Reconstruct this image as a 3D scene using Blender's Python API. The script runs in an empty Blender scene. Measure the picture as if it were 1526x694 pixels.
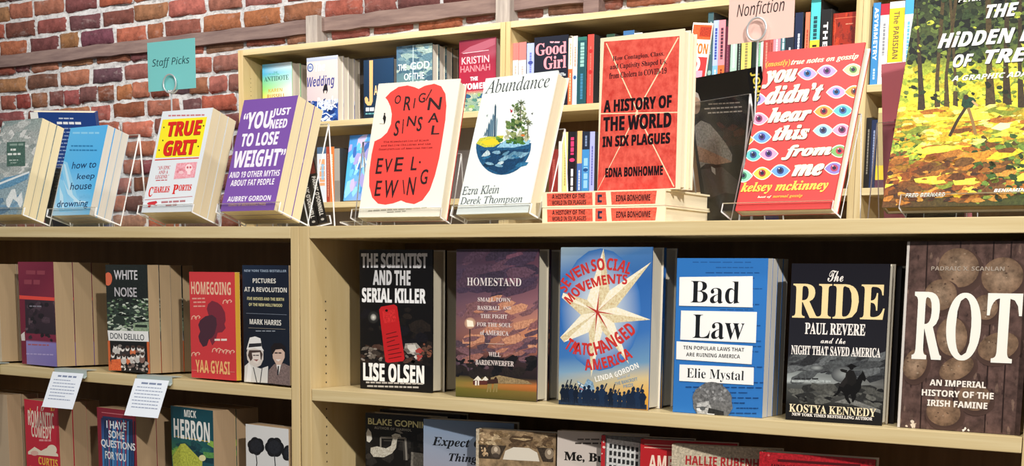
import bpy, bmesh, math, random
from mathutils import Matrix, Vector

SC = bpy.context.scene
COL = SC.collection
random.seed(11)

# ------------------------------------------------------------------ camera
# metres; X runs along the shelves, Y away from the viewer, Z up, Z=0 is the top of the low bookcase
YAW, PITCH, ROLL, FPX, PPY = -0.5693, -0.1541, 0.0120, 2052.2, 735.7
cd = bpy.data.cameras.new('camera')
cd.sensor_fit = 'HORIZONTAL'; cd.sensor_width = 36.0
cd.lens = FPX / 1526 * 36.0
cd.shift_y = (PPY - 347.0) / 1526
cd.clip_start = 0.05
cam = bpy.data.objects.new('camera', cd); COL.objects.link(cam)
fw = Vector((math.sin(YAW) * math.cos(PITCH), math.cos(YAW) * math.cos(PITCH), math.sin(PITCH)))
rt = Vector((math.cos(YAW), -math.sin(YAW), 0)); up = rt.cross(fw)
r2 = math.cos(ROLL) * rt + math.sin(ROLL) * up
u2 = -math.sin(ROLL) * rt + math.cos(ROLL) * up
M = Matrix(((r2.x, u2.x, -fw.x, 1.6037), (r2.y, u2.y, -fw.y, -1.8195), (r2.z, u2.z, -fw.z, -0.0862), (0, 0, 0, 1)))
cam.matrix_world = M
SC.camera = cam

# ------------------------------------------------------------------ light
w = bpy.data.worlds.new('shop_ambience'); SC.world = w; w.use_nodes = True
bg = w.node_tree.nodes['Background']
bg.inputs[0].default_value = (0.93, 0.96, 1.0, 1); bg.inputs[1].default_value = 0.42

def lamp(name, loc, target, power, size, color=(1, .96, .905), spread=140):
    d = bpy.data.lights.new(name, 'AREA'); d.energy = power; d.size = size; d.color = color; d.shape = 'DISK'
    d.spread = math.radians(spread)
    o = bpy.data.objects.new(name, d); COL.objects.link(o); o.location = loc
    o.rotation_euler = (Vector(target) - Vector(loc)).to_track_quat('-Z', 'Y').to_euler()
    return o
lamp('ceiling_lamp', (3.3, -2.4, 1.8), (.7, .1, -.1), 80, .1, spread=95)
lamp('ceiling_lamp', (1.25, -.55, 1.8), (.8, .1, -.2), 17, .12)
lamp('ceiling_lamp', (1.3, -2.5, 1.85), (.8, .1, -.2), 30, .14)
lamp('ceiling_lamp', (-.1, -1.3, 1.85), (-.6, .1, -.1), 22, .1)
lamp('ceiling_lamp', (-.7, .75, 1.9), (-1.3, 2.2, .4), 64, .14)
lamp('ceiling_lamp', (1.2, .8, 1.9), (.1, 2.2, .5), 62, .14)
lamp('ceiling_lamp', (-2.9, .6, 1.9), (-3.1, 2.4, .6), 56, .2)

SC.view_settings.view_transform = 'Standard'; SC.view_settings.look = 'None'
SC.view_settings.gamma = 1; SC.view_settings.use_curve_mapping = False
SC.view_settings.exposure = -1.0

# ------------------------------------------------------------------ helpers
def lin(c):
    if isinstance(c, (tuple, list)): return tuple(c)
    c = c.lstrip('#'); r = []
    for i in (0, 2, 4):
        v = int(c[i:i + 2], 16) / 255
        r.append(v / 12.92 if v <= .04045 else ((v + .055) / 1.055) ** 2.4)
    return (r[0], r[1], r[2], 1)

def node_mat(name):
    m = bpy.data.materials.new(name); m.use_nodes = True
    nt = m.node_tree
    return m, nt, nt.nodes['Principled BSDF']

def plain(name, c, rough=.5, metal=0, spec=.5):
    m, nt, b = node_mat(name)
    b.inputs['Base Color'].default_value = lin(c); b.inputs['Roughness'].default_value = rough
    b.inputs['Metallic'].default_value = metal; b.inputs['Specular IOR Level'].default_value = spec
    return m

def scaled_coords(nt, scale, out='Object'):
    tc = nt.nodes.new('ShaderNodeTexCoord'); mp = nt.nodes.new('ShaderNodeMapping')
    mp.inputs['Scale'].default_value = scale
    nt.links.new(tc.outputs[out], mp.inputs['Vector'])
    return mp.outputs['Vector']

def noise(nt, vec, scale=1, detail=4, rough=.6):
    n = nt.nodes.new('ShaderNodeTexNoise'); n.inputs['Scale'].default_value = scale
    n.inputs['Detail'].default_value = detail; n.inputs['Roughness'].default_value = rough
    nt.links.new(vec, n.inputs['Vector']); return n.outputs['Fac']

def ramp(nt, fac, stops):
    r = nt.nodes.new('ShaderNodeValToRGB')
    while len(r.color_ramp.elements) < len(stops): r.color_ramp.elements.new(.5)
    for e, (p, c) in zip(r.color_ramp.elements, stops): e.position = p; e.color = lin(c)
    nt.links.new(fac, r.inputs[0]); return r.outputs[0]

def mixc(nt, a, b, fac, mode='MIX'):
    m = nt.nodes.new('ShaderNodeMix'); m.data_type = 'RGBA'; m.blend_type = mode
    for s, v in ((m.inputs[0], fac), (m.inputs[6], a), (m.inputs[7], b)):
        if hasattr(v, 'is_linked'): nt.links.new(v, s)
        else: s.default_value = v if isinstance(v, (int, float)) else lin(v)
    return m.outputs[2]

def wood(name, scale, c1, c2, rough=.42):
    m, nt, b = node_mat(name)
    f = noise(nt, scaled_coords(nt, scale), 1, 5, .62)
    nt.links.new(ramp(nt, f, [(.3, c1), (.7, c2)]), b.inputs['Base Color'])
    b.inputs['Roughness'].default_value = rough; b.inputs['Specular IOR Level'].default_value = .35
    return m
WOOD_H = wood('maple_along_shelf', (3, 60, 90), '#c6af7e', '#d9c79b')
WOOD_V = wood('maple_upright', (70, 22, 2.2), '#c3a873', '#d6c092')
WOOD_BACK = wood('maple_back_board', (40, 8, 2), '#6b5138', '#7d6145', .6)
WOOD_GREY = wood('grey_back_board', (40, 8, 2), '#8b8689', '#989397', .6)

def print_mat(name, kind, rough):
    m, nt, b = node_mat(name)
    a = nt.nodes.new('ShaderNodeAttribute'); a.attribute_name = 'Col'
    col = a.outputs['Color']
    if kind == 'fine':
        f = noise(nt, scaled_coords(nt, (260, 260, 260)), 1, 5, .7)
        col = mixc(nt, col, ramp(nt, f, [(.25, '#303030'), (.75, '#ffffff')]), .75, 'OVERLAY')
    if kind == 'coarse':
        f = noise(nt, scaled_coords(nt, (70, 70, 70)), 1, 6, .65)
        col = mixc(nt, col, ramp(nt, f, [(.25, '#202020'), (.75, '#ffffff')]), .8, 'OVERLAY')
    nt.links.new(col, b.inputs['Base Color'])
    b.inputs['Roughness'].default_value = rough; b.inputs['Specular IOR Level'].default_value = .35
    return m
PRINT = [print_mat('printed_cover', 'plain', .38), print_mat('printed_cover_grain', 'fine', .4), print_mat('printed_cover_mottle', 'coarse', .4)]
KIND = {'p': 0, 'n': 1, 'c': 2}

_pages = {}
def pages_mat(c):
    if c not in _pages:
        m, nt, b = node_mat('paper_edges')
        f = noise(nt, scaled_coords(nt, (6, 1900, 6)), 1, 3, .6)
        l = lin(c); d = tuple(x * .86 for x in l[:3]) + (1,)
        nt.links.new(ramp(nt, f, [(.3, d), (.62, l)]), b.inputs['Base Color'])
        b.inputs['Roughness'].default_value = .85; b.inputs['Specular IOR Level'].default_value = .1
        _pages[c] = m
    return _pages[c]

def acrylic(name, tint, g=.018):
    m = bpy.data.materials.new(name); m.use_nodes = True; nt = m.node_tree
    for n in list(nt.nodes):
        if n.type == 'BSDF_PRINCIPLED': nt.nodes.remove(n)
    out = [n for n in nt.nodes if n.type == 'OUTPUT_MATERIAL'][0]
    t = nt.nodes.new('ShaderNodeBsdfTransparent'); t.inputs[0].default_value = tint
    gl = nt.nodes.new('ShaderNodeBsdfGlossy'); gl.inputs['Roughness'].default_value = .03
    lw = nt.nodes.new('ShaderNodeLayerWeight'); lw.inputs[0].default_value = .5
    pw = nt.nodes.new('ShaderNodeMath'); pw.operation = 'POWER'; nt.links.new(lw.outputs['Facing'], pw.inputs[0]); pw.inputs[1].default_value = 4
    ml = nt.nodes.new('ShaderNodeMath'); ml.operation = 'MULTIPLY_ADD'; nt.links.new(pw.outputs[0], ml.inputs[0]); ml.inputs[1].default_value = .45; ml.inputs[2].default_value = g
    mx = nt.nodes.new('ShaderNodeMixShader')
    nt.links.new(ml.outputs[0], mx.inputs[0]); nt.links.new(t.outputs[0], mx.inputs[1]); nt.links.new(gl.outputs[0], mx.inputs[2])
    nt.links.new(mx.outputs[0], out.inputs[0])
    return m
ACRYLIC = acrylic('clear_acrylic', (.97, .975, .98, 1))
m, nt, b = node_mat('acrylic_cut_edge')
b.inputs['Base Color'].default_value = (.93, .94, .95, 1); b.inputs['Roughness'].default_value = .3
ACRYLIC_EDGE = m
CHROME = plain('chrome_wire', '#dfe2e4', .3, .55)
DARK_HOLE = plain('drilled_hole', '#241a10', .9)

def mesh_obj(name, bm, mats, parent=None):
    me = bpy.data.meshes.new(name); bm.to_mesh(me); bm.free()
    for m in (mats if isinstance(mats, (list, tuple)) else [mats]): me.materials.append(m)
    o = bpy.data.objects.new(name, me); COL.objects.link(o)
    if parent: o.parent = parent
    return o

def box(bm, x0, x1, y0, y1, z0, z1, mat=0):
    vs = [bm.verts.new(p) for p in ((x0, y0, z0), (x1, y0, z0), (x1, y1, z0), (x0, y1, z0), (x0, y0, z1), (x1, y0, z1), (x1, y1, z1), (x0, y1, z1))]
    fs = []
    for q in ((0, 3, 2, 1), (4, 5, 6, 7), (0, 1, 5, 4), (1, 2, 6, 5), (2, 3, 7, 6), (3, 0, 4, 7)):
        f = bm.faces.new([vs[i] for i in q]); f.material_index = mat; fs.append(f)
    return fs

def soft_box(x0, x1, y0, y1, z0, z1, r=.0012):
    bm = bmesh.new(); box(bm, x0, x1, y0, y1, z0, z1)
    bmesh.ops.bevel(bm, geom=bm.edges[:], offset=r, segments=2, affect='EDGES', profile=.6)
    return bm

def tube(bm, pts, r, seg=8, closed=False):
    rings = []; n = len(pts); pts = [Vector(p) for p in pts]
    for i, p in enumerate(pts):
        a = pts[(i - 1) % n] if (closed or i > 0) else p
        c = pts[(i + 1) % n] if (closed or i < n - 1) else p
        t = (c - a).normalized(); ref = Vector((0, 1, 0)) if abs(t.y) < .9 else Vector((1, 0, 0))
        e1 = t.cross(ref).normalized(); e2 = t.cross(e1)
        rings.append([bm.verts.new(p + r * (math.cos(k * 2 * math.pi / seg) * e1 + math.sin(k * 2 * math.pi / seg) * e2)) for k in range(seg)])
    for i in range(n if closed else n - 1):
        A, B = rings[i], rings[(i + 1) % n]
        for k in range(seg):
            f = bm.faces.new((A[k], A[(k + 1) % seg], B[(k + 1) % seg], B[k])); f.smooth = True
    if not closed:
        bm.faces.new(rings[0][::-1]); bm.faces.new(rings[-1])

def empty(name, label, cat, mat=None, group=None):
    o = bpy.data.objects.new(name, None); COL.objects.link(o); o.empty_display_size = .02
    if mat is not None: o.matrix_world = mat
    o['label'] = label; o['category'] = cat
    if group: o['group'] = group
    return o

def structure(name, bm, mats):
    o = mesh_obj(name, bm, mats); o['kind'] = 'structure'; return o

def pose(x, y, z, yaw=0, lean=0, roll=0):
    return Matrix.Translation((x, y, z)) @ Matrix.Rotation(math.radians(yaw), 4, 'Z') @ Matrix.Rotation(math.radians(-lean), 4, 'X') @ Matrix.Rotation(math.radians(roll), 4, 'Y')

# ------------------------------------------------------------------ lettering
STYLES = {'serif': (0x1D400, 0x1D41A, 0x1D7CE), 'bi': (0x1D468, 0x1D482, 0x1D7CE), 'it': (0x1D434, 0x1D44E, None), 'script': (0x1D4D0, 0x1D4EA, None),
          'sansb': (0x1D5D4, 0x1D5EE, 0x1D7EC), 'hand': (0x1D608, 0x1D622, None), 'handb': (0x1D63C, 0x1D656, 0x1D7EC), 'mono': (0x1D670, 0x1D68A, 0x1D7F6)}
_glyph = {}
def lettering(s, style, off):
    key = (s, style, off)
    if key not in _glyph:
        t = s
        if style in STYLES:
            U, L, D = STYLES[style]; t = ''
            for c in s:
                if 'A' <= c <= 'Z': t += chr(U + ord(c) - 65)
                elif 'a' <= c <= 'z': t += '\u210e' if (style == 'it' and c == 'h') else chr(L + ord(c) - 97)
                elif c.isdigit() and D: t += chr(D + ord(c) - 48)
                else: t += c
        cu = bpy.data.curves.new('lettering', 'FONT'); cu.body = t; cu.size = 1; cu.offset = min(0.0, max(off, -.006)); cu.resolution_u = 3
        ob = bpy.data.objects.new('lettering', cu)
        me = ob.to_mesh()
        vs = [(v.co.x, v.co.y) for v in me.vertices]; fs = [tuple(p.vertices) for p in me.polygons]
        ob.to_mesh_clear(); bpy.data.objects.remove(ob); bpy.data.curves.remove(cu)
        _glyph[key] = (vs, fs)
    return _glyph[key]

class Art:
    """a flat printed design; drawing units are mapped to the 0..1 square of the cover through the four corners of the drawing frame"""
    def __init__(s, TL=(0, 100), TR=(100, 100), BL=(0, 0), BR=(100, 0)):
        s.q = (TL, TR, BL, BR); s.items = []
    def m(s, x, y):
        TL, TR, BL, BR = s.q; u, v = .5, .5
        for _ in range(12):
            X = [(1 - u) * (1 - v) * BL[k] + u * (1 - v) * BR[k] + (1 - u) * v * TL[k] + u * v * TR[k] for k in (0, 1)]
            du = [(1 - v) * (BR[k] - BL[k]) + v * (TR[k] - TL[k]) for k in (0, 1)]
            dv = [(1 - u) * (TL[k] - BL[k]) + u * (TR[k] - BR[k]) for k in (0, 1)]
            e = (x - X[0], y - X[1]); det = du[0] * dv[1] - du[1] * dv[0]
            u += (e[0] * dv[1] - e[1] * dv[0]) / det; v += (du[0] * e[1] - du[1] * e[0]) / det
        return u, v
    def add(s, pts, faces, cols, kind='p', lay=None):
        s.items.append((pts, faces, cols, kind, lay))
    def poly(s, pts, c, kind='p', uv=False, lay=None):
        p = pts if uv else [s.m(*q) for q in pts]
        s.add(p, [tuple(range(len(p)))], [lin(c)] * len(p), kind, lay)
    def rect(s, x0, y0, x1, y1, c, kind='p'):
        s.poly([(x0, y0), (x1, y0), (x1, y1), (x0, y1)], c, kind)
    def uvrect(s, u0, v0, u1, v1, c, kind='p'):
        s.poly([(u0, v0), (u1, v0), (u1, v1), (u0, v1)], c, kind, True)
    def grad(s, u0, u1, stops, kind='p'):
        """bands of colour from bottom to top; a stop is (v, colour at u0, colour at u1)"""
        pts, fs, cs = [], [], []
        for v, a, b in stops:
            pts += [(u0, v), (u1, v)]; cs += [lin(a), lin(b)]
        for i in range(len(stops) - 1): fs.append((2 * i, 2 * i + 1, 2 * i + 3, 2 * i + 2))
        s.add(pts, fs, cs, kind)
    def ell(s, x, y, rx, ry, c, kind='p', rot=0, n=20, a0=0, a1=360, c2=None, lay=None):
        full = a1 - a0 >= 360; r = math.radians(rot); pts = []
        for i in range(n if full else n + 1):
            a = math.radians(a0 + (a1 - a0) * i / n); px, py = rx * math.cos(a), ry * math.sin(a)
            pts.append(s.m(x + px * math.cos(r) - py * math.sin(r), y + px * math.sin(r) + py * math.cos(r)))
        if c2:
            ctr = s.m(x, y); k = len(pts)
            s.add(pts + [ctr], [(i, (i + 1) % k, k) for i in range(k)], [lin(c2)] * k + [lin(c)], kind, lay)
        else: s.poly(pts, c, kind, True, lay)
    def line(s, pts, wd, c, kind='p', lay=None):
        for (x0, y0), (x1, y1) in zip(pts[:-1], pts[1:]):
            d = math.hypot(x1 - x0, y1 - y0) or 1; nx, ny = -(y1 - y0) / d * wd / 2, (x1 - x0) / d * wd / 2
            s.poly([(x0 + nx, y0 + ny), (x1 + nx, y1 + ny), (x1 - nx, y1 - ny), (x0 - nx, y0 - ny)], c, kind, lay=lay)
    def t(s, txt, x0, y0, x1, y1, c, style='sans', off=0.0, rot=0, shear=0):
        """lettering fitted to the box; y0 is the top, y1 the bottom, both read at the left end"""
        vs, fs = lettering(txt, style, off)
        if not vs: return
        o = max(off, 0); ax, bx = min(v[0] for v in vs) - o, max(v[0] for v in vs) + o; ay, by = min(v[1] for v in vs) - o * .7, max(v[1] for v in vs) + o * .7
        ym = (y0 + y1) / 2
        ua = s.m(x0, ym)[0]; ub = s.m(x1, ym)[0]; va = s.m(x0, y1)[1]; vb = s.m(x0, y0)[1]
        for dx, dy in ((-o, -o), (o, -o), (o, o), (-o, o)) if o else ((0, 0),):      # heavier strokes: the word printed four times, a hair apart
            P = []
            for x, y in vs:
                a, b = (x + dx - ax) / (bx - ax), (y + dy * .7 - ay) / (by - ay)
                P.append((ua + a * (ub - ua) + shear * (b - .5) * (vb - va), va + b * (vb - va) + rot * a * (vb - va)))
            s.add(P, fs, [lin(c)] * len(P))
    def arc_t(s, txt, path, hgt, c, style='sansb', off=0.0):
        """lettering along a bent line of drawing points (left to right)"""
        vs, fs = lettering(txt, style, off)
        ax, bx = min(v[0] for v in vs), max(v[0] for v in vs); ay, by = min(v[1] for v in vs), max(v[1] for v in vs)
        L = [0]
        for p, q in zip(path[:-1], path[1:]): L.append(L[-1] + math.hypot(q[0] - p[0], q[1] - p[1]))
        o = max(off, 0)
        for dx, dy in ((-o, -o), (o, -o), (o, o), (-o, o)) if o else ((0, 0),): s.bent(vs, fs, path, L, ax, bx, ay, by, hgt, c, dx, dy)
    def bent(s, vs, fs, path, L, ax, bx, ay, by, hgt, c, dx, dy):
        P = []
        for x, y in vs:
            x += dx; y += dy; d = min(max(0, (x - ax) / (bx - ax) * L[-1]), L[-1]); k = 0
            while k < len(L) - 2 and d > L[k + 1]: k += 1
            f = (d - L[k]) / (L[k + 1] - L[k]); p, q = path[k], path[k + 1]
            tx, ty = (q[0] - p[0]) / (L[k + 1] - L[k]), (q[1] - p[1]) / (L[k + 1] - L[k])
            n = (y - ay) / (by - ay) * hgt
            P.append(s.m(p[0] + f * (q[0] - p[0]) + ty * n, p[1] + f * (q[1] - p[1]) - tx * n))
        s.add(P, fs, [lin(c)] * len(P))
    def bars(s, x0, y0, x1, y1, c, rows=1, words=5, gap=.45):
        """print too small to read: broken thin dashes"""
        for r in range(rows):
            h = (y1 - y0) / (rows + (rows - 1) * gap); ya = y0 + r * h * (1 + gap); x = x0 + (random.random() * .06) * (x1 - x0)
            wl = (x1 - x0) / words
            while x < x1 - wl * .3:
                e = min(x1, x + wl * random.uniform(.5, 1.1)); s.poly([(x, ya), (e, ya), (e, ya + h), (x, ya + h)], c); x = e + wl * .16
    def blobs(s, x0, y0, x1, y1, n, smin, smax, cols, asp=1.0, kind='p', rot=0, jit=40):
        for i in range(n):
            x, y = random.uniform(x0, x1), random.uniform(y0, y1); r = random.uniform(smin, smax); k = random.randint(5, 8); rr = math.radians(rot + random.uniform(-jit, jit))
            pts = []
            for j in range(k):
                a = 2 * math.pi * j / k; q = r * random.uniform(.6, 1.15); px, py = q * asp * math.cos(a), q * math.sin(a)
                u, v = s.m(x + px * math.cos(rr) - py * math.sin(rr), y + px * math.sin(rr) + py * math.cos(rr))
                pts.append((min(1, max(0, u)), min(1, max(0, v))))
            s.poly(pts, random.choice(cols), kind, True, lay='b%d' % (i % 40))

STEP = 5e-6
PALE = lin('#e4dccb')
def lay_art(bm, lay, art, place):
    """adds the design to a cover; place(u, v, height) gives the 3-D point"""
    n = 2; base = None
    for pts, fs, cols, kind, tag in art.items:
        if tag and tag[0] == 'b':
            if base is None: base = n
            lvl = base + int(tag[1:]); n = max(n, lvl + 1)
        else: base = None; lvl = n; n += 1
        vv = [bm.verts.new(place(min(1, max(0, u)), min(1, max(0, v)), lvl * STEP)) for u, v in pts]
        for f in fs:
            if len(set(f)) < 3: continue
            try: fc = bm.faces.new([vv[i] for i in f])
            except ValueError: continue
            fc.material_index = KIND[kind]
            for lp, i in zip(fc.loops, f): lp[lay] = cols[i]

def cover_bm(w, h, t, tc, c, art=None, spine=None, spine_c=None, back_c=None, flip=False):
    bm = bmesh.new(); lay = bm.loops.layers.float_color.new('Col'); k = min(.0014, t * .12)
    prof = [(w, 0), (w, tc), (tc, tc), (tc, t - tc), (w, t - tc), (w, t), (k, t), (0, t - k), (0, k), (k, 0)]
    X = (lambda x: w - x) if flip else (lambda x: x)
    lo = [bm.verts.new((X(x), y, 0)) for x, y in prof]; hi = [bm.verts.new((X(x), y, h)) for x, y in prof]
    n = len(prof); c = lin(c); sc = lin(spine_c) if spine_c else c; bc = lin(back_c) if back_c else c
    for i in range(n):
        j = (i + 1) % n; f = bm.faces.new((lo[i], lo[j], hi[j], hi[i]))
        col = {5: bc, 1: PALE, 2: PALE, 3: PALE, 4: bc, 6: bc, 7: sc, 8: sc}.get(i, c)
        for lp in f.loops: lp[lay] = col
    for ring in (lo, hi):
        for q, col in (((0, 1, 2, 9), c), ((2, 3, 6, 7, 8, 9), sc), ((3, 4, 5, 6), bc)):
            f = bm.faces.new([ring[i] for i in q])
            for lp in f.loops: lp[lay] = col
    if art: lay_art(bm, lay, art, lambda u, v, d: (u * w, -d, v * h))
    if spine:
        xs = (lambda d: w + d) if flip else (lambda d: -d)
        if flip: lay_art(bm, lay, spine, lambda s, r, d: (w + d, t * r, h * (1 - s)))
        else: lay_art(bm, lay, spine, lambda s, r, d: (-d, t * (1 - r), h * (1 - s)))
    return bm

def pages_bm(w, h, t, tc, inset, flip=False):
    bm = bmesh.new(); e = .00015
    x0, x1 = tc + e, w - max(inset, .0002)
    if flip: x0, x1 = w - x1, w - x0
    box(bm, x0, x1, tc + e, t - tc - e, max(inset, .0002), h - max(inset, .0002)); return bm

def book(label, w, h, t, mat, c, art=None, hard=False, pages='#e8dcc0', group=None, spine=None, spine_c=None, back_c=None, flip=False, name=None):
    tc, inset = (.0026, .003) if hard else (.00035, .0002)
    r = empty(name or ('hardcover_book' if hard else 'paperback_book'), label, 'book', mat, group)
    mesh_obj('cover', cover_bm(w, h, t, tc, c, art, spine, spine_c, back_c, flip), PRINT, r)
    mesh_obj('page_block', pages_bm(w, h, t, tc, inset, flip), pages_mat(pages), r)
    r['_t'] = t
    return r

def copy_thing(root, offset, label, extra=None):
    """a copy of a thing and of its parts, moved in the thing's own axes"""
    r = root.copy(); COL.objects.link(r)
    r.matrix_world = root.matrix_world @ Matrix.Translation(offset) @ (extra or Matrix())
    r['label'] = label
    for ch in list(root.children):
        c = ch.copy(); COL.objects.link(c); c.parent = r
    return r
ORD = ['front', 'second', 'third', 'fourth', 'fifth', 'sixth', 'seventh']

# ------------------------------------------------------------------ the room
FLOOR = -1.2; YW = 2.43; YB = 2.128
ZM, ZL = -.2765, -.5565                      # shelves of the low bookcases
ZT, Z1, Z2 = .7515, .4736, .1866             # top and shelves of the tall bookcases
BT = .0205

bm = bmesh.new(); box(bm, -5, 3, -3.2, YW + .12, FLOOR - .05, FLOOR)
structure('floor', bm, wood('dark_floor_boards', (2, 14, 2), '#5a4634', '#6f5a45', .5))

def brick_wall():
    bm = bmesh.new(); er = bm.verts.layers.float.new('edge'); cl = bm.loops.layers.float_color.new('Col')
    cols = ['#96604e', '#a2644e', '#834c41', '#a06e5a', '#744a45', '#a8705a', '#66494a', '#8f5a4b', '#9b634f', '#8a544a']
    N = 46
    def lump(x, z): return .004 * math.sin(x * 31 + 1.7 * math.sin(z * 23)) * math.sin(z * 47 + x * 9)
    # mortar bed
    nx, nz = 150, 70; x0, x1, z0, z1 = -4.9, 1.7, FLOOR, 1.75; grid = {}
    for i in range(nx + 1):
        for k in range(nz + 1):
            x = x0 + (x1 - x0) * i / nx; z = z0 + (z1 - z0) * k / nz
            v = bm.verts.new((x, YW + .010 + lump(x, z) + random.uniform(-.003, .003), z)); v[er] = 2; grid[i, k] = v
    for i in range(nx):
        for k in range(nz):
            f = bm.faces.new((grid[i, k], grid[i + 1, k], grid[i + 1, k + 1], grid[i, k + 1])); f.smooth = True
            for lp in f.loops: lp[cl] = lin('#b9b9b8')
    z = -.05; row = 0
    while z < 1.6:
        hgt = random.uniform(.063, .071); head = row % 6 == 3
        x = -4.85 + random.uniform(0, .2)
        while x < 1.6:
            L = (.098 if head else .203) * random.uniform(.92, 1.06)
            if not head and random.random() < .22: L = random.uniform(.07, .15)
            if x > -2.0 and z < .62: x += L + .012; continue
            c = lin(random.choice(cols)); c = tuple(q * random.uniform(.8, 1.2) for q in c[:3]) + (1,)
            U = (0, .05, .16, .36, .64, .84, .95, 1); W = (0, .09, .5, .91, 1)
            pro = random.uniform(-.004, .008); tilt = random.uniform(-.05, .05); dz = random.uniform(-.004, .004); g = {}; a, b = (7, 4)
            for i in range(a + 1):
                for k in range(b + 1):
                    u, v = U[i], W[k]; e = 1 if (i in (0, a) or k in (0, b)) else 0
                    px = x + L * u + (random.uniform(-.004, .004)); pz = z + hgt * v + dz + random.uniform(-.0035, .0035)
                    py = YW - pro + tilt * L * (u - .5) + (.016 if e else 0) + random.uniform(-.0016, .0016)
                    vv = bm.verts.new((px, py, pz)); vv[er] = e; g[i, k] = vv
            for i in range(a):
                for k in range(b):
                    f = bm.faces.new((g[i, k], g[i + 1, k], g[i + 1, k + 1], g[i, k + 1])); f.smooth = True
                    for lp in f.loops: lp[cl] = c
            x += L + random.uniform(.009, .016)
        z += .079; row += 1
    m, nt, b = node_mat('old_brick')
    A = nt.nodes.new('ShaderNodeAttribute'); A.attribute_name = 'Col'
    E = nt.nodes.new('ShaderNodeAttribute'); E.attribute_name = 'edge'
    f1 = noise(nt, scaled_coords(nt, (28, 28, 28)), 1, 6, .7)
    col = mixc(nt, A.outputs['Color'], ramp(nt, f1, [(.28, '#3c3838'), (.72, '#d8d4d0')]), .6, 'OVERLAY')
    f2 = noise(nt, scaled_coords(nt, (17, 17, 26)), 1, 5, .65)
    ad = nt.nodes.new('ShaderNodeMath'); ad.operation = 'MULTIPLY_ADD'; nt.links.new(E.outputs['Fac'], ad.inputs[0]); ad.inputs[1].default_value = .3; nt.links.new(f2, ad.inputs[2])
    mask = ramp(nt, ad.outputs[0], [(.72, '#000000'), (.79, '#ffffff')])
    f3 = noise(nt, scaled_coords(nt, (40, 40, 60)), 1, 5, .7)
    mort = ramp(nt, f3, [(.3, '#8d8a8a'), (.48, '#bdbcbb'), (.7, '#d6d6d6')])
    f4 = noise(nt, scaled_coords(nt, (13, 13, 34)), 1, 6, .72)
    col = mixc(nt, col, '#b9aba6', ramp(nt, f4, [(.56, '#000000'), (.70, '#9a9a9a')]))
    nt.links.new(mixc(nt, col, mort, mask), b.inputs['Base Color'])
    b.inputs['Roughness'].default_value = .9; b.inputs['Specular IOR Level'].default_value = .15
    bp = nt.nodes.new('ShaderNodeBump'); bp.inputs['Strength'].default_value = .5; bp.inputs['Distance'].default_value = .012
    nt.links.new(noise(nt, scaled_coords(nt, (55, 55, 55)), 1, 6, .7), bp.inputs['Height']); nt.links.new(bp.outputs[0], b.inputs['Normal'])
    # solid wall behind the face
    box(bm, x0, x1, YW + .03, YW + .12, FLOOR, 1.75)
    structure('wall_back', bm, m)
brick_wall()

OLDWOOD = wood('weathered_timber', (5, 40, 46), '#64504e', '#8a746c', .85)
GREYWOOD = wood('grey_timber', (50, 40, 6), '#8a817c', '#b3a9a0', .85)
bm = bmesh.new()
n = 60; prev = None
for i in range(n + 1):
    x = -4.0 + i * (4.9 / n); a = random.uniform(-.003, .003); c = random.uniform(-.003, .003)
    ring = [bm.verts.new((x, YW - .022, .847 + a)), bm.verts.new((x, YW - .022, .898 + c)), bm.verts.new((x, YW + .03, .901 + c)), bm.verts.new((x, YW + .03, .844 + a))]
    if prev:
        for k in range(4): bm.faces.new((prev[k], prev[(k + 1) % 4], ring[(k + 1) % 4], ring[k]))
    else: bm.faces.new(ring)
    prev = ring
bm.faces.new(prev[::-1])
structure('trim_1', bm, OLDWOOD)
for i, (a, c, z0, z1, mt) in enumerate(((-2.052, -1.995, .70, .906, GREYWOOD), (-1.177, -1.118, .70, 1.3, GREYWOOD), (-.823, -.763, .70, 1.2, OLDWOOD))):
    bm = soft_box(a, c, YW - .05, YW + .03, z0, z1, .003); structure('trim_%d' % (i + 2), bm, mt)

# ------------------------------------------------------------------ bookcases
def peg_holes(bm, x, sign, ys, z0, z1, step=.0156, r=.0017):
    for y in ys:
        z = z0
        while z < z1:
            vs = [bm.verts.new((x + sign * .0002, y + r * math.cos(a * math.pi / 4), z + r * math.sin(a * math.pi / 4))) for a in range(8)]
            f = bm.faces.new(vs); f.material_index = 1; z += step

def bookcase(label, x0, x1, y0, y1, z0, zt, pt0, pt1, shelves, back_y, group, back=WOOD_BACK, tilt=0, pegs=None, sh_t=BT):
    r = empty('bookcase', label, 'bookcase', Matrix(), group)
    for a, c, s in ((x0, x0 + pt0, 1), (x1 - pt1, x1, -1)):
        bm = soft_box(a, c, y0, y1, z0, zt)
        if pegs and s == 1: peg_holes(bm, c, 1, [y0 + .041, y0 + .235], pegs[0], pegs[1])
        mesh_obj('side_panel', bm, [WOOD_V, DARK_HOLE], r)
    mesh_obj('top_board', soft_box(x0 + pt0 + .0004, x1 - pt1 - .0004, y0, y1, zt - BT, zt), WOOD_H, r)
    for z in shelves:
        for a, c in ([(y0 + .001, back_y - .001)] if y1 - back_y < .1 else [(y0 + .001, back_y - .001), (back_y + .009, y1 - .001)]):
            mesh_obj('shelf', soft_box(x0 + pt0 + .0012, x1 - pt1 - .0012, a, c, z - sh_t, z), WOOD_H, r)
    bm = bmesh.new(); box(bm, x0 + pt0 + .0003, x1 - pt1 - .0003, back_y, back_y + .008, z0 + .01, zt - BT - .0003)
    mesh_obj('back_panel', bm, back, r)
    bm = soft_box(x0 + pt0 + .0005, x1 - pt1 - .0005, y0 + .02, y0 + .038, z0, z0 + .08); mesh_obj('kickboard', bm, WOOD_H, r)
    if tilt: r.matrix_world = Matrix.Rotation(tilt, 4, 'Y')
    return r
GL = 'low display bookcases in front'
TILT = .0095
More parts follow.
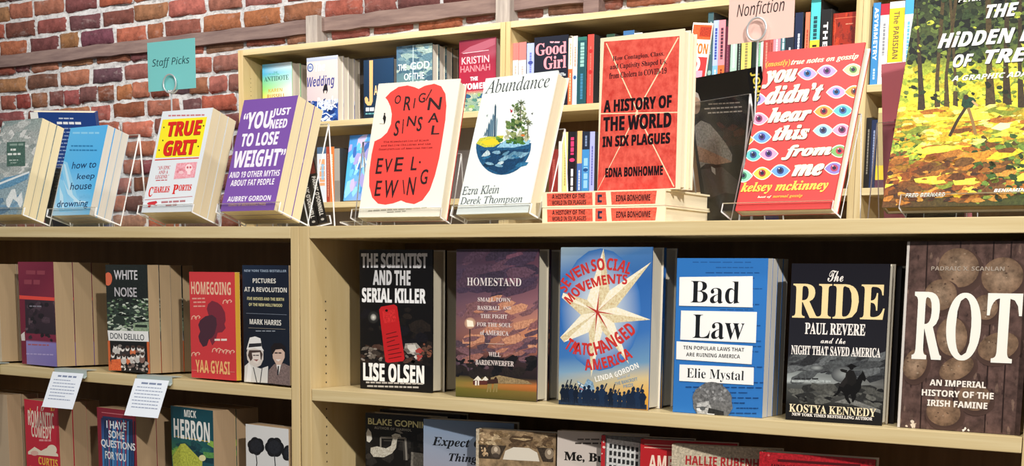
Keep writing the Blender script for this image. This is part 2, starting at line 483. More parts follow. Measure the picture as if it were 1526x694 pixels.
def zl(z, x): return z - x * TILT + .0004     # the first low bookcase stands a touch out of level
bookcase('low maple bookcase under the teal note card, with handwritten cards clipped to its shelf', -1.2, -.0003, 0, .56, FLOOR, 0, .0195, .0190, (ZM - .0015, ZL, -.84, -1.1), .27, GL, tilt=TILT)
bookcase('low maple bookcase under the pink note card, with drilled peg holes in its side panel', 0, 1.2332, 0, .56, FLOOR, 0, .0228, .0228, (ZM, ZL, -.84, -1.1), .27, GL, pegs=(-.72, -.115))
GB = 'tall bookcases against the brick wall'
bookcase('tall maple bookcase against the brick beside the teal note card, face-out novels inside', -2.1675, -.9705, YB, YB + .28, FLOOR, ZT, .0245, .0195, (Z1, Z2, -.1, -.4, -.7, -1.0), YB + .262, GB, back=WOOD_GREY, pegs=(.2, .66))
bookcase('tall maple bookcase behind the pink note card, filled with spine-out books', -.969, .2365, YB, YB + .28, FLOOR, ZT, .0185, .0195, (Z1, Z2, -.1, -.4, -.7, -1.0), YB + .262, GB)
bookcase('tall maple bookcase behind the forest picture book', .2375, 1.44, YB, YB + .28, FLOOR, ZT, .0195, .0195, (Z1, Z2, -.1, -.4, -.7, -1.0), YB + .262, GB)

# ------------------------------------------------------------------ acrylic stands, note cards, shelf cards
def sheet(bm, pts, x0, x1, th=.0036):
    """a bent clear sheet: the outline in Y and Z, pushed out along X; cut edges take the second material"""
    n = len(pts); out = []
    for i, (y, z) in enumerate(pts):
        d = Vector((0, 0))
        for a, c in ((i - 1, i), (i, i + 1)):
            if a >= 0 and c < n:
                e = Vector((pts[c][0] - pts[a][0], pts[c][1] - pts[a][1])).normalized(); d += Vector((-e.y, e.x))
        d.normalize(); out.append(((y + d.x * th / 2, z + d.y * th / 2), (y - d.x * th / 2, z - d.y * th / 2)))
    R = [[bm.verts.new((x, p[0], p[1])) for p in (a, c) for x in (x0, x1)] for a, c in out]
    for i in range(n - 1):
        A, B = R[i], R[i + 1]
        for q, mt in (((A[0], A[1], B[1], B[0]), 0), ((A[2], B[2], B[3], A[3]), 0), ((A[0], B[0], B[2], A[2]), 1), ((A[1], A[3], B[3], B[1]), 1)):
            f = bm.faces.new(q); f.material_index = mt
    for A in (R[0], R[-1]):
        f = bm.faces.new((A[0], A[1], A[3], A[2])); f.material_index = 1

def stand_behind(label, x, y, yaw, lean, w, t, z0, H=.15):
    """the stand of a book that faces the far aisle"""
    l = math.radians(lean); s = -x * TILT if x < 0 else 0
    m_ = pose(x, y, s, yaw) @ Matrix.Translation((w, t * math.cos(l), 0)) @ Matrix.Rotation(math.pi, 4, 'Z')
    return stand(label, m_, t, lean, -.006, w + .006, z0 - s + t * math.sin(l), H, group='clear display stands facing the far aisle')
def stand(label, mat, T, lean, x0, x1, z0, H=.195, group='clear display stands on the low bookcases', lip=.013):
    l = math.radians(lean); up = (math.sin(l), math.cos(l)); th = (math.cos(l), -math.sin(l)); B = (0, z0)
    P = lambda a, c: (B[0] + th[0] * a + up[0] * c, B[1] + th[1] * a + up[1] * c)
    r = empty('display_stand', label, 'display stand', mat, group)
    fold = P(T + .005, -.0025); apex = P(T + .005, H)
    bm = bmesh.new(); sheet(bm, [P(-.004, lip), P(-.004, -.0025), fold, apex], x0, x1); mesh_obj('cradle', bm, [ACRYLIC, ACRYLIC_EDGE], r)
    bm = bmesh.new(); sheet(bm, [apex, (apex[0] + .014, .0024)], x0, x1); mesh_obj('rear_leg', bm, [ACRYLIC, ACRYLIC_EDGE], r)
    return r

def ring_holder(label, x, y, zring, rr, tilt=0, clip_y=.004):
    r = empty('note_holder', label, 'note holder', pose(x, y, 0, tilt), 'wire note holders')
    bm = bmesh.new(); tube(bm, [(0, 0, .006), (0, 0, zring - rr)], .0017, 10); mesh_obj('rod', bm, CHROME, r)
    for dy in (-clip_y, clip_y):
        bm = bmesh.new(); tube(bm, [(rr * math.sin(a * math.pi / 14), dy, zring - rr * math.cos(a * math.pi / 14)) for a in range(28)], .0017, 8, True)
        mesh_obj('coil', bm, CHROME, r)
    bm = bmesh.new(); bmesh.ops.create_cone(bm, cap_ends=True, segments=32, radius1=.03, radius2=.027, depth=.006, matrix=Matrix.Translation((0, 0, .003)))
    mesh_obj('base', bm, CHROME, r)
    return r

def flat_card(name, label, cat, mat, w, h, c, art, th=.0006, group=None, rim=None):
    bm = bmesh.new(); lay = bm.loops.layers.float_color.new('Col')
    for f in box(bm, 0, w, 0, th, 0, h):
        for lp in f.loops: lp[lay] = lin(c)
    lay_art(bm, lay, art, lambda u, v, d: (u * w, -d, v * h))
    o = mesh_obj(name, bm, PRINT); o.matrix_world = mat; o['label'] = label; o['category'] = cat
    if group: o['group'] = group
    return o
a = Art((670, 195), (883, 190), (675, 412), (885, 408))
a.t('Staff Picks', 692, 268, 858, 312, '#274a52', 'hand', .004)
flat_card('note_card', 'teal handwritten note card held up by a coil above the small novels', 'note card', pose(-.6805, .3, .2985, 1), .1375, .1, '#7fd0d0', a, group='handwritten note cards')
ring_holder('chrome coil holder gripping the teal note card', -.6125, .3, .311, .0185)
a = Art((1086, -38), (1190, -52), (1087, 68), (1189, 48))
a.t('New', 1118, -10, 1140, 5, '#3a3130', 'hand', .003)
a.t('Nonfiction', 1099.5, 13.5, 1174, 36, '#3a3130', 'hand', .003)
flat_card('note_card', 'pale pink handwritten note card held up by a coil above the red book with eyes', 'note card', pose(.694, .2, .2735, -9), .114, .118, '#f0c9bd', a, group='handwritten note cards')
ring_holder('chrome coil holder gripping the pale pink note card', .7475, .19, .290, .0165, -9, .005)

CLIP_PLASTIC = plain('grey_clip_plastic', '#aebab6', .3)
def shelf_card(label, x, seed):
    r = empty('shelf_card', label, 'shelf card', pose(x, 0, ZM - .0015 - x * TILT), 'handwritten shelf cards')
    bm = bmesh.new(); sheet(bm, [(.022, .0016), (-.0025, .0016), (-.0025, -.010), (-.0075, -.014)], -.002, .092, .0012); mesh_obj('clip', bm, CLIP_PLASTIC, r)
    random.seed(seed); A = Art((0, 0), (90, 0), (0, 70), (90, 70))
    A.bars(18, 6, 74, 9.5, '#7d8aa5', 1, 3)
    for k in range(7): A.bars(8, 14.5 + k * 6.3, random.choice((76, 82, 80, 60)), 16.2 + k * 6.3, '#95a0b8', 1, 8)
    bm = bmesh.new(); lay = bm.loops.layers.float_color.new('Col')
    for f in box(bm, 0, .09, 0, .0005, -.074, 0):
        for lp in f.loops: lp[lay] = lin('#e9eff7')
    lay_art(bm, lay, A, lambda u, v, d: (u * .09, -d, (v - 1) * .074))
    c = mesh_obj('card', bm, PRINT, r); c.location = (0, -.0085, -.0045); c.rotation_euler = (math.radians(-24), 0, 0)
    return r
shelf_card('white handwritten card clipped to the shelf beneath the maroon and lilac novel', -.640, 4)
shelf_card('white handwritten card clipped to the shelf beneath the crowd-covered novel with white band', -.405, 5)
shelf_card('white handwritten card clipped to the shelf beneath plain page edges, mostly out of view', -.905, 6)

# ------------------------------------------------------------------ books on the display top
random.seed(21)
def stack(n, label_of, w, h, t, x, y, yaw, lean, c, art, hard=False, pages='#e8dcc0', group=None, gap=.0009, z=None, **kw):
    """n copies leaning one behind the other in one stand"""
    T = n * (t + gap); z0 = T * math.sin(math.radians(lean)) + .0085
    mat = pose(x, y, z0 + (-x * TILT if x < 0 else 0), yaw, lean)
    b = book(label_of(0), w, h, t, mat, c, art, hard, pages, group, **kw)
    for k in range(1, n): copy_thing(b, (random.uniform(-.0012, .0012), k * (t + gap), random.uniform(-.0005, .0008) if k else 0), label_of(k))
    return z0, T
def nth(first, rest): return lambda k: first if k == 0 else ORD[k] + ' ' + rest

# grey landscape paperbacks
a = Art((20, 190), (215, 180), (-87, 655), (108, 650))
a.grad(0, 1, [(0, '#8fa0a4', '#9aa8a8'), (.3, '#7f97a2', '#8ea3ab'), (.45, '#9aa5a4', '#a9b0ac'), (.8, '#8e9a98', '#a5aba6'), (1, '#7d8d8c', '#93a09c')], 'n')
a.blobs(-60, 200, 210, 460, 90, 6, 22, ['#b9bcb8', '#a3a8a5', '#87918f', '#cfd0cc', '#98a09d'], 1.8, 'n', -20, 30)
a.poly([(-55, 520), (30, 470), (150, 448), (140, 480), (60, 515), (-62, 545)], '#5f8fae', 'n'); a.poly([(-56, 516), (150, 440), (150, 449), (-58, 528)], '#dfe5e6')
a.blobs(-80, 560, 110, 645, 18, 8, 20, ['#6d8fa6', '#5d7f98', '#839fae'], 2, 'n')
a.poly([(35, 580), (62, 530), (80, 525), (90, 570), (112, 540), (118, 590), (105, 625), (90, 590), (70, 575), (50, 620), (38, 610)], '#d9dedd', 'n')
a.rect(40, 295, 130, 415, '#47655a', 'n'); a.bars(52, 303, 122, 313, '#8aa095', 1, 2); a.bars(58, 328, 92, 338, '#e3e8e2', 1, 2); a.bars(44, 350, 108, 360, '#dfe5df', 1, 2); a.bars(50, 382, 96, 388, '#a8b8ae', 1, 2); a.bars(58, 396, 90, 400, '#a8b8ae', 1, 2)
z0, T = stack(3, nth('grey-green paperback with a snowy mountain painting, foremost of three copies', 'copy of the grey-green mountain-painting paperback in its stand'), .132, .206, .018, -.918, .05, -1.8, 17.2, '#8b9896', a, pages='#efdfb8', group='grey-green paperbacks in one stand')
stand('clear acrylic stand under the grey-green mountain-painting paperbacks', pose(-.918, .05, 0.0087, -1.8), T, 17.2, -.005, .145, z0, .13)

# pale blue paperbacks
a = Art((390, 148), (583, 130), (290, 630), (480, 620))
a.grad(0, 1, [(0, '#bfe0f2', '#7cc3ea'), (.25, '#8fcdf0', '#5cb8ea'), (.55, '#5bb7ec', '#4fb3ee'), (1, '#63bdf0', '#59b6ee')])
for p in (((345, 330), (372, 338), (420, 520), (462, 600), (410, 590), (370, 500), (338, 380)), ((325, 430), (352, 440), (370, 560), (400, 606), (330, 610), (312, 560))): a.poly(p, '#8fd0f2')
for p in (((352, 345), (362, 350), (400, 520), (380, 500)), ((345, 420), (368, 480), (440, 560), (432, 570), (372, 510)), ((330, 470), (348, 520), (352, 600), (330, 560)), ((400, 545), (465, 548), (462, 556), (400, 552))): a.poly(p, '#c4e6f7')
a.bars(398, 170, 538, 180, '#8fd2f5', 1, 4); a.bars(385, 243, 505, 251, '#2a7fb5', 1, 6); a.bars(383, 266, 525, 274, '#2a7fb5', 1, 7)
for s, b in (('how to', (398, 335, 520, 373)), ('keep', (422, 398, 510, 440)), ('house', (388, 449, 495, 488)), ('while', (432, 510, 488, 536)), ('drowning', (316, 548, 473, 596))):
    a.t(s, *b, '#6db9e2' if s == 'while' else '#123c66', 'sans', .006)
z0, T = stack(3, nth('bright sky-blue paperback with drapery and navy words, foremost of three copies', 'copy of the bright sky-blue paperback in its stand'), .118, .183, .017, -.696, .05, -3.5, 16.4, '#5ab6ec', a, pages='#dcd6cc', group='sky-blue paperbacks in one stand')
stand('clear acrylic stand rising bare behind the sky-blue paperbacks', pose(-.696, .05, 0.0066, -3.5), T, 16.4, -.012, .142, z0, .185)

# yellow-panel western novel
a = Art((805, 125), (1060, 110), (697, 615), (950, 625))
a.uvrect(0, 0, 1, 1, '#dfe5ea')
a.bars(825, 142, 1025, 150, '#c77a80', 1, 8)
a.poly([(806, 165), (1030, 156), (990, 352), (768, 352)], '#f7e728')
a.t('TRUE', 830, 180, 1000, 252, '#7a3a14', 'sansb', .035, shear=-.02); a.t('TRUE', 828, 178, 998, 249, '#d8281e', 'sansb', .03)
a.t('GRIT', 813, 272, 972, 346, '#7a3a14', 'sansb', .035); a.t('GRIT', 811, 270, 970, 343, '#d8281e', 'sansb', .03)
for x, y in ((812, 203), (1012, 200), (807, 267), (985, 302), (788, 314)): a.ell(x, y, 4, 5, '#3a2a18', n=5)
a.poly([(766, 359), (988, 357), (988, 362), (766, 364)], '#d8281e')
for s, b in (('“AN EPIC', (781, 392, 845, 410)), ('AND A', (786, 414, 834, 431)), ('LEGEND.”', (770, 436, 838, 454))): a.t(s, *b, '#c0333a', 'serif')
a.bars(768, 460, 832, 464, '#c0333a', 1, 3)
a.poly([(877, 382), (980, 379), (966, 456), (862, 460)], '#e9a3ae', 'n'); a.ell(938, 408, 18, 20, '#f6dadd'); a.ell(932, 405, 5, 6, '#c95d6c'); a.ell(946, 405, 5, 6, '#c95d6c'); a.rect(930, 426, 946, 440, '#f6dadd'); a.ell(898, 420, 20, 12, '#d98491', 'n'); a.ell(900, 428, 12, 8, '#f0c3c9')
a.t('C', 736, 492, 757, 540, '#d8281e', 'serif', .02); a.t('HARLES', 763, 492, 842, 522, '#d8281e', 'serif', .02); a.t('P', 858, 487, 884, 533, '#d8281e', 'serif', .02); a.t('ORTIS', 888, 489, 951, 519, '#d8281e', 'serif', .02)
a.poly([(716, 553), (955, 549), (955, 551), (716, 555)], '#c0333a')
a.poly([(726, 572), (738, 566), (775, 562), (780, 572), (768, 578), (780, 586), (762, 584), (752, 578), (742, 592), (730, 590), (736, 580)], '#c8323a')
a.bars(797, 566, 920, 575, '#b4777c', 1, 4); a.bars(822, 582, 890, 590, '#b4777c', 1, 2)
z0, T = stack(3, nth('thick white western novel with a bright yellow panel, foremost of three copies', 'copy of the white western novel with a yellow panel in its stand'), .134, .203, .0205, -.440, .05, 0, 17.6, '#dfe5ea', a, pages='#e6d6b4', group='western novels in one stand')
stand('clear acrylic stand under the yellow-panel western novels', pose(-.440, .05, 0.0042, 0), T, 17.6, -.006, .14, z0, .13)

# purple paperbacks
a = Art((103, 268), (280, 252), (20, 635), (190, 637))
a.uvrect(0, 0, 1, 1, '#7d54a8')
for s, b in (('“YOU', (98, 310, 190, 366)), ('JUST', (196, 297, 252, 327)), ('NEED', (188, 334, 241, 364)), ('TO LOSE', (92, 380, 211, 423)), ('WEIGHT”', (66, 437, 229, 493)), ('AND 19 OTHER MYTHS', (52, 506, 212, 526)), ('ABOUT FAT PEOPLE', (56, 533, 194, 553)), ('AUBREY GORDON', (45, 587, 182, 604))):
    a.t(s, *b, '#f4eef8', 'sansb', .022 if b[3] - b[1] > 25 else .008)
a.t('COHOST OF MAINTENANCE PHASE', 48, 610, 166, 619, '#d9b48a', 'sansb')
z0, T = stack(3, nth('purple paperback covered in bold white capitals, foremost of three copies', 'copy of the purple paperback with bold white capitals'), .1365, .214, .0215, -.233, .05, -2.5, 17.6, '#7d54a8', a, pages='#ecdcb4', group='purple paperbacks in one stand', back_c='#e2d8c8')
stand('clear acrylic stand rising behind the purple paperbacks, its rear leg open', pose(-.233, .05, 0.0022, -2.5), T, 17.6, -.006, .153, z0, .19)

# cream hardcover with a red apple
a = Art((178, 82), (515, 70), (90, 625), (445, 640))
a.uvrect(0, 0, 1, 1, '#efe9d8')
a.poly([(206, 140), (228, 118), (262, 97), (300, 92), (328, 100), (346, 108), (370, 96), (410, 88), (438, 100), (456, 132), (461, 180), (458, 240), (446, 330), (436, 400), (420, 470), (400, 530), (370, 570), (335, 584), (300, 576), (278, 566), (245, 576), (210, 580), (178, 574), (152, 548), (138, 500), (138, 440), (148, 370), (160, 318), (188, 306), (214, 284), (230, 250), (234, 210), (228, 178), (216, 152)], '#e9473f')
def hand(A, s, x0, y0, x1, y1, c='#2a1718', off=.012, **k): A.t(s, x0, y0, x1, y1, c, 'sans', off, **k)
for s, b in (('O', (246, 132, 272, 168)), ('R', (286, 138, 316, 196)), ('I', (326, 146, 331, 188)), ('G', (346, 126, 374, 166)), ('N', (386, 146, 440, 198)), ('A', (388, 210, 432, 250)), ('L', (402, 262, 436, 300)), ('S', (246, 236, 266, 300)), ('N', (300, 220, 336, 262)), ('S', (342, 224, 362, 284)),
             ('E', (170, 388, 196, 452)), ('V', (204, 392, 236, 448)), ('E', (250, 388, 284, 446)), ('L', (320, 388, 345, 444)), ('E', (166, 480, 192, 542)), ('W', (204, 480, 262, 552)), ('N', (306, 472, 338, 545)), ('G', (360, 442, 390, 504))): hand(a, s, *b)
for p in (((284, 232), (280, 290)), ((376, 158), (400, 112)), ((286, 482), (292, 540))): a.line(p, 4, '#2a1718')
a.ell(356, 412, 4, 5, '#2a1718', n=8)
for k, s in enumerate(('The Miseducation of Black', 'and Native Children and the', 'Construction of American Racism')): a.t(s, 200 - k * 10, 318 + k * 15, 392 + k * 8, 326 + k * 15, '#7c1d1c', 'mono', .01)
a.poly([(200, 212), (206, 212), (210, 222), (208, 236), (204, 248), (201, 248), (200, 234), (196, 226)], '#1d1a1a'); a.ell(204, 207, 3.2, 4.5, '#1d1a1a', n=10); a.line([(182, 246), (200, 248)], 2.5, '#bdb8aa')
a.bars(122, 599, 398, 604, '#aaa595', 1, 10); a.bars(214, 609, 300, 613, '#aaa595', 1, 3)
z0, T = stack(1, nth('cream hardcover with a big bitten red apple design and red back', ''), .161, .238, .026, .089, .05, 5.5, 16.2, '#efe9d8', a, True, '#e9dfc6', back_c='#c5252c')
stand('clear acrylic stand under the cream hardcover with a red apple', pose(.089, .05, 0, 5.5), T, 16.2, -.012, .165, z0, .12)
stand('clear empty-looking acrylic stand beside the red apple hardcover, behind the black spines', pose(.012, .1, 0, 0), .03, 10, 0, .06, .012, .15, lip=-.001)

# white hardcover with a floating half globe
a = Art((625, 88), (920, 30), (500, 640), (792, 630))
a.uvrect(0, 0, 1, 1, '#e9f0ec')
a.t('Abundance', 622, 96, 876, 150, '#33383a', 'it', 0, shear=-.25)
gx, gy = 697, 350
P = [(gx + 113 * math.cos(t), gy - 22 * math.sin(t)) for t in [i * math.pi / 18 for i in range(37)]]
B = [(585, 350)] + [(697 - 113 * math.cos(t) - 10 * math.sin(t), 350 + 126 * math.sin(t)) for t in [i * math.pi / 20 for i in range(1, 20)]] + [(810, 340)]
a.poly(B, '#20557c', 'n'); a.poly([(600, 380), (800, 365), (770, 430), (690, 476), (640, 452)], '#163f63', 'n')
a.blobs(620, 380, 780, 440, 20, 4, 12, ['#7fa9bf', '#bcd0d4', '#2d6d94', '#123450', '#5a87a0'], 2.6, 'n', -15, 25)
a.poly([(585, 352), (600, 330), (650, 318), (700, 314), (690, 340), (660, 362), (620, 366)], '#c9c741', 'n'); a.poly([(600, 344), (650, 330), (690, 330), (680, 350), (630, 358)], '#e6d22e')
a.poly([(690, 345), (712, 330), (790, 322), (808, 330), (800, 346), (740, 362), (670, 364)], '#8fc0d8', 'n'); a.blobs(660, 325, 800, 345, 16, 4, 9, ['#49762f', '#6a9440', '#2e5a2a'], 1.8, 'n')
for x, w_, y in ((666, 7, 186), (657, 8, 225), (648, 9, 246), (639, 8, 262), (630, 6, 285), (672, 5, 240), (622, 5, 300)): a.poly([(x - w_ / 2, y + 12), (x, y), (x + w_ / 2, y + 12), (x + w_ / 2 - 14 * .3, 320), (x - w_ / 2 - 14 * .3, 322)], random.choice(['#5f7f92', '#45667c', '#7b97a5', '#375266']))
a.blobs(712, 250, 800, 325, 70, 5, 13, ['#5d7a3f', '#41602f', '#87955c', '#2f4a2b', '#a5a678', '#75824e', '#b7b797'], 1, 'n'); a.blobs(735, 185, 790, 260, 50, 4, 10, ['#8e9a6d', '#5f7845', '#c3c5a8', '#465e36', '#dfe2d0'], 1, 'n')
for x, y in ((772, 175), (800, 258), (785, 240), (760, 205)):
    for k in range(7): t = math.radians(k * 52 + 10); a.line([(x, y), (x + 17 * math.cos(t), y + 12 * math.sin(t))], 3, '#55633f')
a.line([(772, 175), (768, 250)], 3, '#4e4a33'); a.line([(800, 258), (796, 320)], 3, '#4e4a33')
a.poly([(727, 203), (734, 210), (738, 202), (736, 216), (730, 219)], '#b3253a'); a.poly([(812, 218), (820, 212), (818, 222)], '#666666'); a.poly([(628, 236), (636, 232), (632, 243)], '#99a3a5'); a.ell(778, 310, 8, 5, '#d07a3a')
a.t('Ezra Klein', 526, 527, 678, 561, '#50565a', 'it', 0, shear=-.25); a.t('Derek Thompson', 518, 569, 770, 608, '#50565a', 'it', 0, shear=-.25)
z0, T = stack(1, nth('white hardcover with a half globe carrying trees and towers', ''), .152, .232, .03, .293, .05, -8, 17.4, '#e9f0ec', a, True, '#e6dabb')
stand('clear acrylic stand under the white hardcover with a half globe', pose(.293, .05, 0, -8), T, 17.4, -.008, .16, z0, .15)

# red-panel hardcovers: two lying flat, two standing on them
a = Art((889.8, 49), (1013.8, 30.3), (891, 278), (1009, 277))
a.uvrect(0, 0, 1, 1, '#f0e4c2')
panel = [(895.6, 53.8), (1006.8, 41.8), (1003, 275), (889.6, 278)]
a.poly(panel, '#de5749', 'c')
for p in (((899, 56), (948, 157)), ((1005, 44), (945, 160)), ((948, 157), (890.5, 276)), ((946, 157), (1001, 273)), ((893, 160.5), (1005, 158))): a.line(p, 1.7, '#f0dcb4')
for s, b in (('How Contagion, Class,', (909.4, 75, 985, 83.5)), ('and Captivity Shaped Us,', (905.7, 87, 989, 96.5)), ('from Cholera to COVID-19', (904.8, 99.5, 989, 108.5))): a.t(s, *b, '#24131a', 'serif', .008)
for s, b in (('A HISTORY OF', (897.5, 140.5, 996.5, 159)), ('THE WORLD', (897.5, 165.5, 996.5, 187.5)), ('IN SIX PLAGUES', (897, 194.5, 995, 211)), ('EDNA BONHOMME', (902.4, 242, 985.5, 256.5))): a.t(s, *b, '#1a1016', 'sansb', .032)
sp = Art((0, 0), (100, 0), (0, 10), (100, 10)); sp.uvrect(0, 0, 1, 1, '#f0e4c2')
sp.poly([(4, .9), (42, .9), (42.5, 9), (4.4, 9)], '#e0604c', 'n'); sp.poly([(44.5, .9), (53, .9), (54, 9), (44.5, 9)], '#e0604c', 'n'); sp.poly([(57, .9), (93.5, .9), (92.5, 9), (58, 9)], '#e0604c', 'n')
sp.t('A HISTORY OF THE', 8.5, 1.6, 36, 4.5, '#241318', 'sansb', .01); sp.t('WORLD IN SIX PLAGUES', 8.5, 5.5, 37, 8.4, '#241318', 'sansb', .01); sp.t('EDNA BONHOMME', 61.5, 3, 88.5, 7, '#241318', 'sansb', .012)
sp.poly([(46.5, 2.5), (50, 2.5), (50, 4), (48, 4), (48, 6), (50, 6), (50, 7.4), (46.5, 7.4)], '#2a2f4a')
flat = lambda z: Matrix(((0, 0, -1, .6805), (1, 0, 0, .03), (0, -1, 0, z), (0, 0, 0, 1)))
h0 = book('cream and red hardcover lying flat, lower of the two under the standing copy', .155, .211, .0235, flat(.0238), '#f0e4c2', a, True, '#ece0c2', 'red-panel hardcovers', sp)
t_ = copy_thing(h0, (0, 0, 0), 'cream and red hardcover lying flat on its twin, directly beneath the standing copy'); t_.matrix_world = flat(.0480) @ Matrix.Translation((0.002, 0, .002))
s_ = copy_thing(h0, (0, 0, 0), 'cream and red hardcover standing upright, front cover out, on two flat copies'); s_.matrix_world = pose(.549, .060, .0482, -5, 0) @ Matrix.Diagonal((.146 / .155, .8, .226 / .211, 1))
s2 = copy_thing(s_, (.004, .0245, 0), 'cream and red hardcover standing just behind the upright front-facing copy'); s2.matrix_world = pose(.549, .060, .0482, -5, 0) @ Matrix.Translation((.003, .0194, 0)) @ Matrix.Diagonal((.146 / .155, .5, .222 / .211, 1))

# red hardcover with eyes
a = Art((1148, 84), (1290.8, 71.3), (1095, 321), (1238.6, 322.5))
a.uvrect(0, 0, 1, 1, '#dd4542')
def eye(x, y, c, ir, r=13.5):
    P = [(x + r * k / 8, y - .62 * r * (1 - (k / 8) ** 2)) for k in range(-8, 9)] + [(x + r * k / 8, y + .62 * r * (1 - (k / 8) ** 2)) for k in range(7, -8, -1)]
    Q = [(x + (p[0] - x) * 1.12, y + (p[1] - y) * 1.17 - .2) for p in P]
    cl = lambda L: [(lambda u, v: (min(1, max(0, u)), min(1, max(0, v))))(*a.m(*p)) for p in L]
    a.poly(cl(Q), '#f7efdc', uv=True); a.poly(cl(P), c, uv=True)
    for rr, cc in ((5.4, ir), (2.8, '#1d1a3a')):
        a.poly(cl([(x + rr * math.cos(k * math.pi / 9), y - .6 + rr * math.sin(k * math.pi / 9)) for k in range(18)]), cc, uv=True)
    a.poly(cl([(x - 3, y - 4), (x - 1, y - 4.6), (x - 1.4, y - 2.6)]), '#ffffff', uv=True)
LI, PK, BL, TE, YE, OR, GR = '#b9a3dc', '#eea0c0', '#6ea4e0', '#66c2c4', '#ecc94f', '#efa84a', '#7fb46a'
for x, y, c, ir in ((1206.5, 118, LI, '#2f6fb0'), (1235, 114.6, LI, '#7a3f86'), (1272.6, 113.5, '#efe0a0', '#5c8c46'), (1248, 147, '#dba4d6', '#2f6fb0'), (1274, 147, OR, '#8a4a2a'), (1130, 155, LI, '#2d4a86'), (1229.5, 176, OR, '#9c2f35'), (1256.7, 175.5, TE, '#2f62a0'), (1132.6, 185, PK, '#8a2f5c'), (1228, 205, '#a5d8e4', '#3f4f7a'), (1255, 205, PK, '#7a2f5a'), (1137, 212.6, BL, '#4a3f8a'), (1110, 216, OR, '#b0503a'), (1123.6, 239, TE, '#2f4f86'), (1147, 238, PK, '#5f3f8a'), (1251, 237, GR, '#c03a4a'), (1137, 267, YE, '#9c2f35'), (1164.4, 264, BL, '#2f3f7a'), (1243, 262.6, '#8f7fc8', '#b03f5f'), (1108, 270, '#8fd0b4', '#3f7a5c')): eye(x, y, c, ir)
CR = '#f9f3d2'
a.t('(mostly)', 1144, 98.6, 1180.6, 109.5, '#efb54a', 'bi', .012); a.t('true notes on gossip', 1182.6, 96, 1279, 106.5, CR, 'bi', .014)
for s, b in (('you', (1139.8, 113.5, 1189.4, 139.5)), ('didn’t', (1144, 136.6, 1228, 163.6)), ('hear', (1148, 169, 1211, 191.6)), ('this', (1155, 196.3, 1207.8, 218.6)), ('from', (1168, 226, 1239.5, 248)), ('me', (1182.6, 255.5, 1228, 273))):
    a.t(s, b[0] + .9, b[1] + .8, b[2] + .9, b[3] + .8, '#7c1f24', 'bi', .034); a.t(s, *b, CR, 'bi', .034)
a.t('kelsey mckinney', 1104.8, 280, 1234, 297.6, '#f4d95a', 'bi', .014); a.t('host of', 1130, 300.4, 1151, 304.4, CR, 'bi', .012); a.t('normal gossip', 1153, 299.4, 1196.8, 305.4, '#efb54a', 'bi', .012)
z0, T = stack(1, nth('red hardcover scattered with coloured eyes and fat cream lettering', ''), .150, .244, .021, .782, .05, -5.5, 19.4, '#dd4542', a, True, '#f1ead6')
stand('clear acrylic stand under the red hardcover scattered with eyes', pose(.782, .05, 0, -5.5), T, 19.4, -.02, .152, z0, .15, lip=.01)

# forest picture book
a = Art((1366, -8), (1600, -20), (1314, 304), (1540, 308))
a.grad(0, 1, [(0, '#5a3a1c', '#3d4a1c'), (.12, '#8a4f1e', '#4f5a20'), (.28, '#b98a22', '#5f7a26'), (.36, '#e8cf2c', '#c9b92a'), (.52, '#e6d838', '#d8c830'), (.62, '#a9b43a', '#8fa038'), (.72, '#4d5a2a', '#55642c'), (1, '#1c2418', '#283020')], 'n')
a.blobs(1345, -5, 1595, 90, 420, 2.5, 7, ['#10160f', '#1f2a18', '#2f3f22', '#46582a', '#18200f', '#5f7034', '#0c100c'], 1.3, 'n')
a.blobs(1340, 95, 1590, 165, 330, 2, 6, ['#9fae34', '#d3cf3e', '#6f8230', '#c8bd2e', '#4a5a28', '#eee04e', '#b6a62a'], 1.7, 'n', 0, 20)
for x, w_, y1, k in ((1374, 13, 200, -8), (1398, 8, 178, 6), (1412, 7, 172, 10), (1425, 6, 165, -4), (1476, 12, 162, 0), (1500, 10, 160, 3), (1520, 8, 165, 2), (1540, 14, 190, 0), (1570, 12, 190, 0)):
    a.poly([(x - w_ * .3 + k * 1.6, -6), (x + w_ * .4 + k * 1.6, -6), (x + w_ * .35, y1 - 60), (x + w_ * .7, y1), (x - w_ * .6, y1), (x - w_ * .35, y1 - 60)], random.choice(['#4a3c22', '#57482a', '#3a2e1c']), 'n')
a.blobs(1345, -5, 1595, 150, 160, 1.6, 5, ['#2f3f22', '#5f7034', '#1a2212', '#8a9a3c', '#46582a', '#b4b840'], 1.5, 'n', 20, 40)
a.blobs(1330, 165, 1580, 290, 120, 3, 8, ['#e9c92e', '#a8641f', '#f0dc4a', '#6f431c', '#c98a2a', '#7f8a2c'], 4.5, 'n', -6, 10)
a.blobs(1330, 160, 1560, 215, 340, 1.6, 5, ['#f2e24a', '#e0c42c', '#c9a326', '#f6ec7a', '#a99428', '#d9d23a'], 2.8, 'n', 0, 12)
a.blobs(1322, 195, 1372, 235, 110, 1.8, 5, ['#7f9a34', '#4d6a28', '#a3b540', '#2f4a20'], 1.3, 'n')
a.blobs(1322, 225, 1500, 300, 330, 2, 6.5, ['#8a4a1c', '#b0702a', '#5c3518', '#6f4a22', '#c98f3a', '#43291a', '#9a5f24'], 2.6, 'n', -8, 14)
a.blobs(1450, 205, 1590, 300, 320, 2, 6.5, ['#3f5a24', '#27401c', '#688432', '#8fa342', '#1c2c14', '#4a3f1e'], 1.5, 'n', 30, 40)
a.poly([(1436, 148), (1444, 145), (1452, 147), (1456, 152), (1450, 162), (1440, 164), (1434, 158)], '#22402c', 'n'); a.ell(1441, 146, 4, 4, '#3a2a20', n=10)
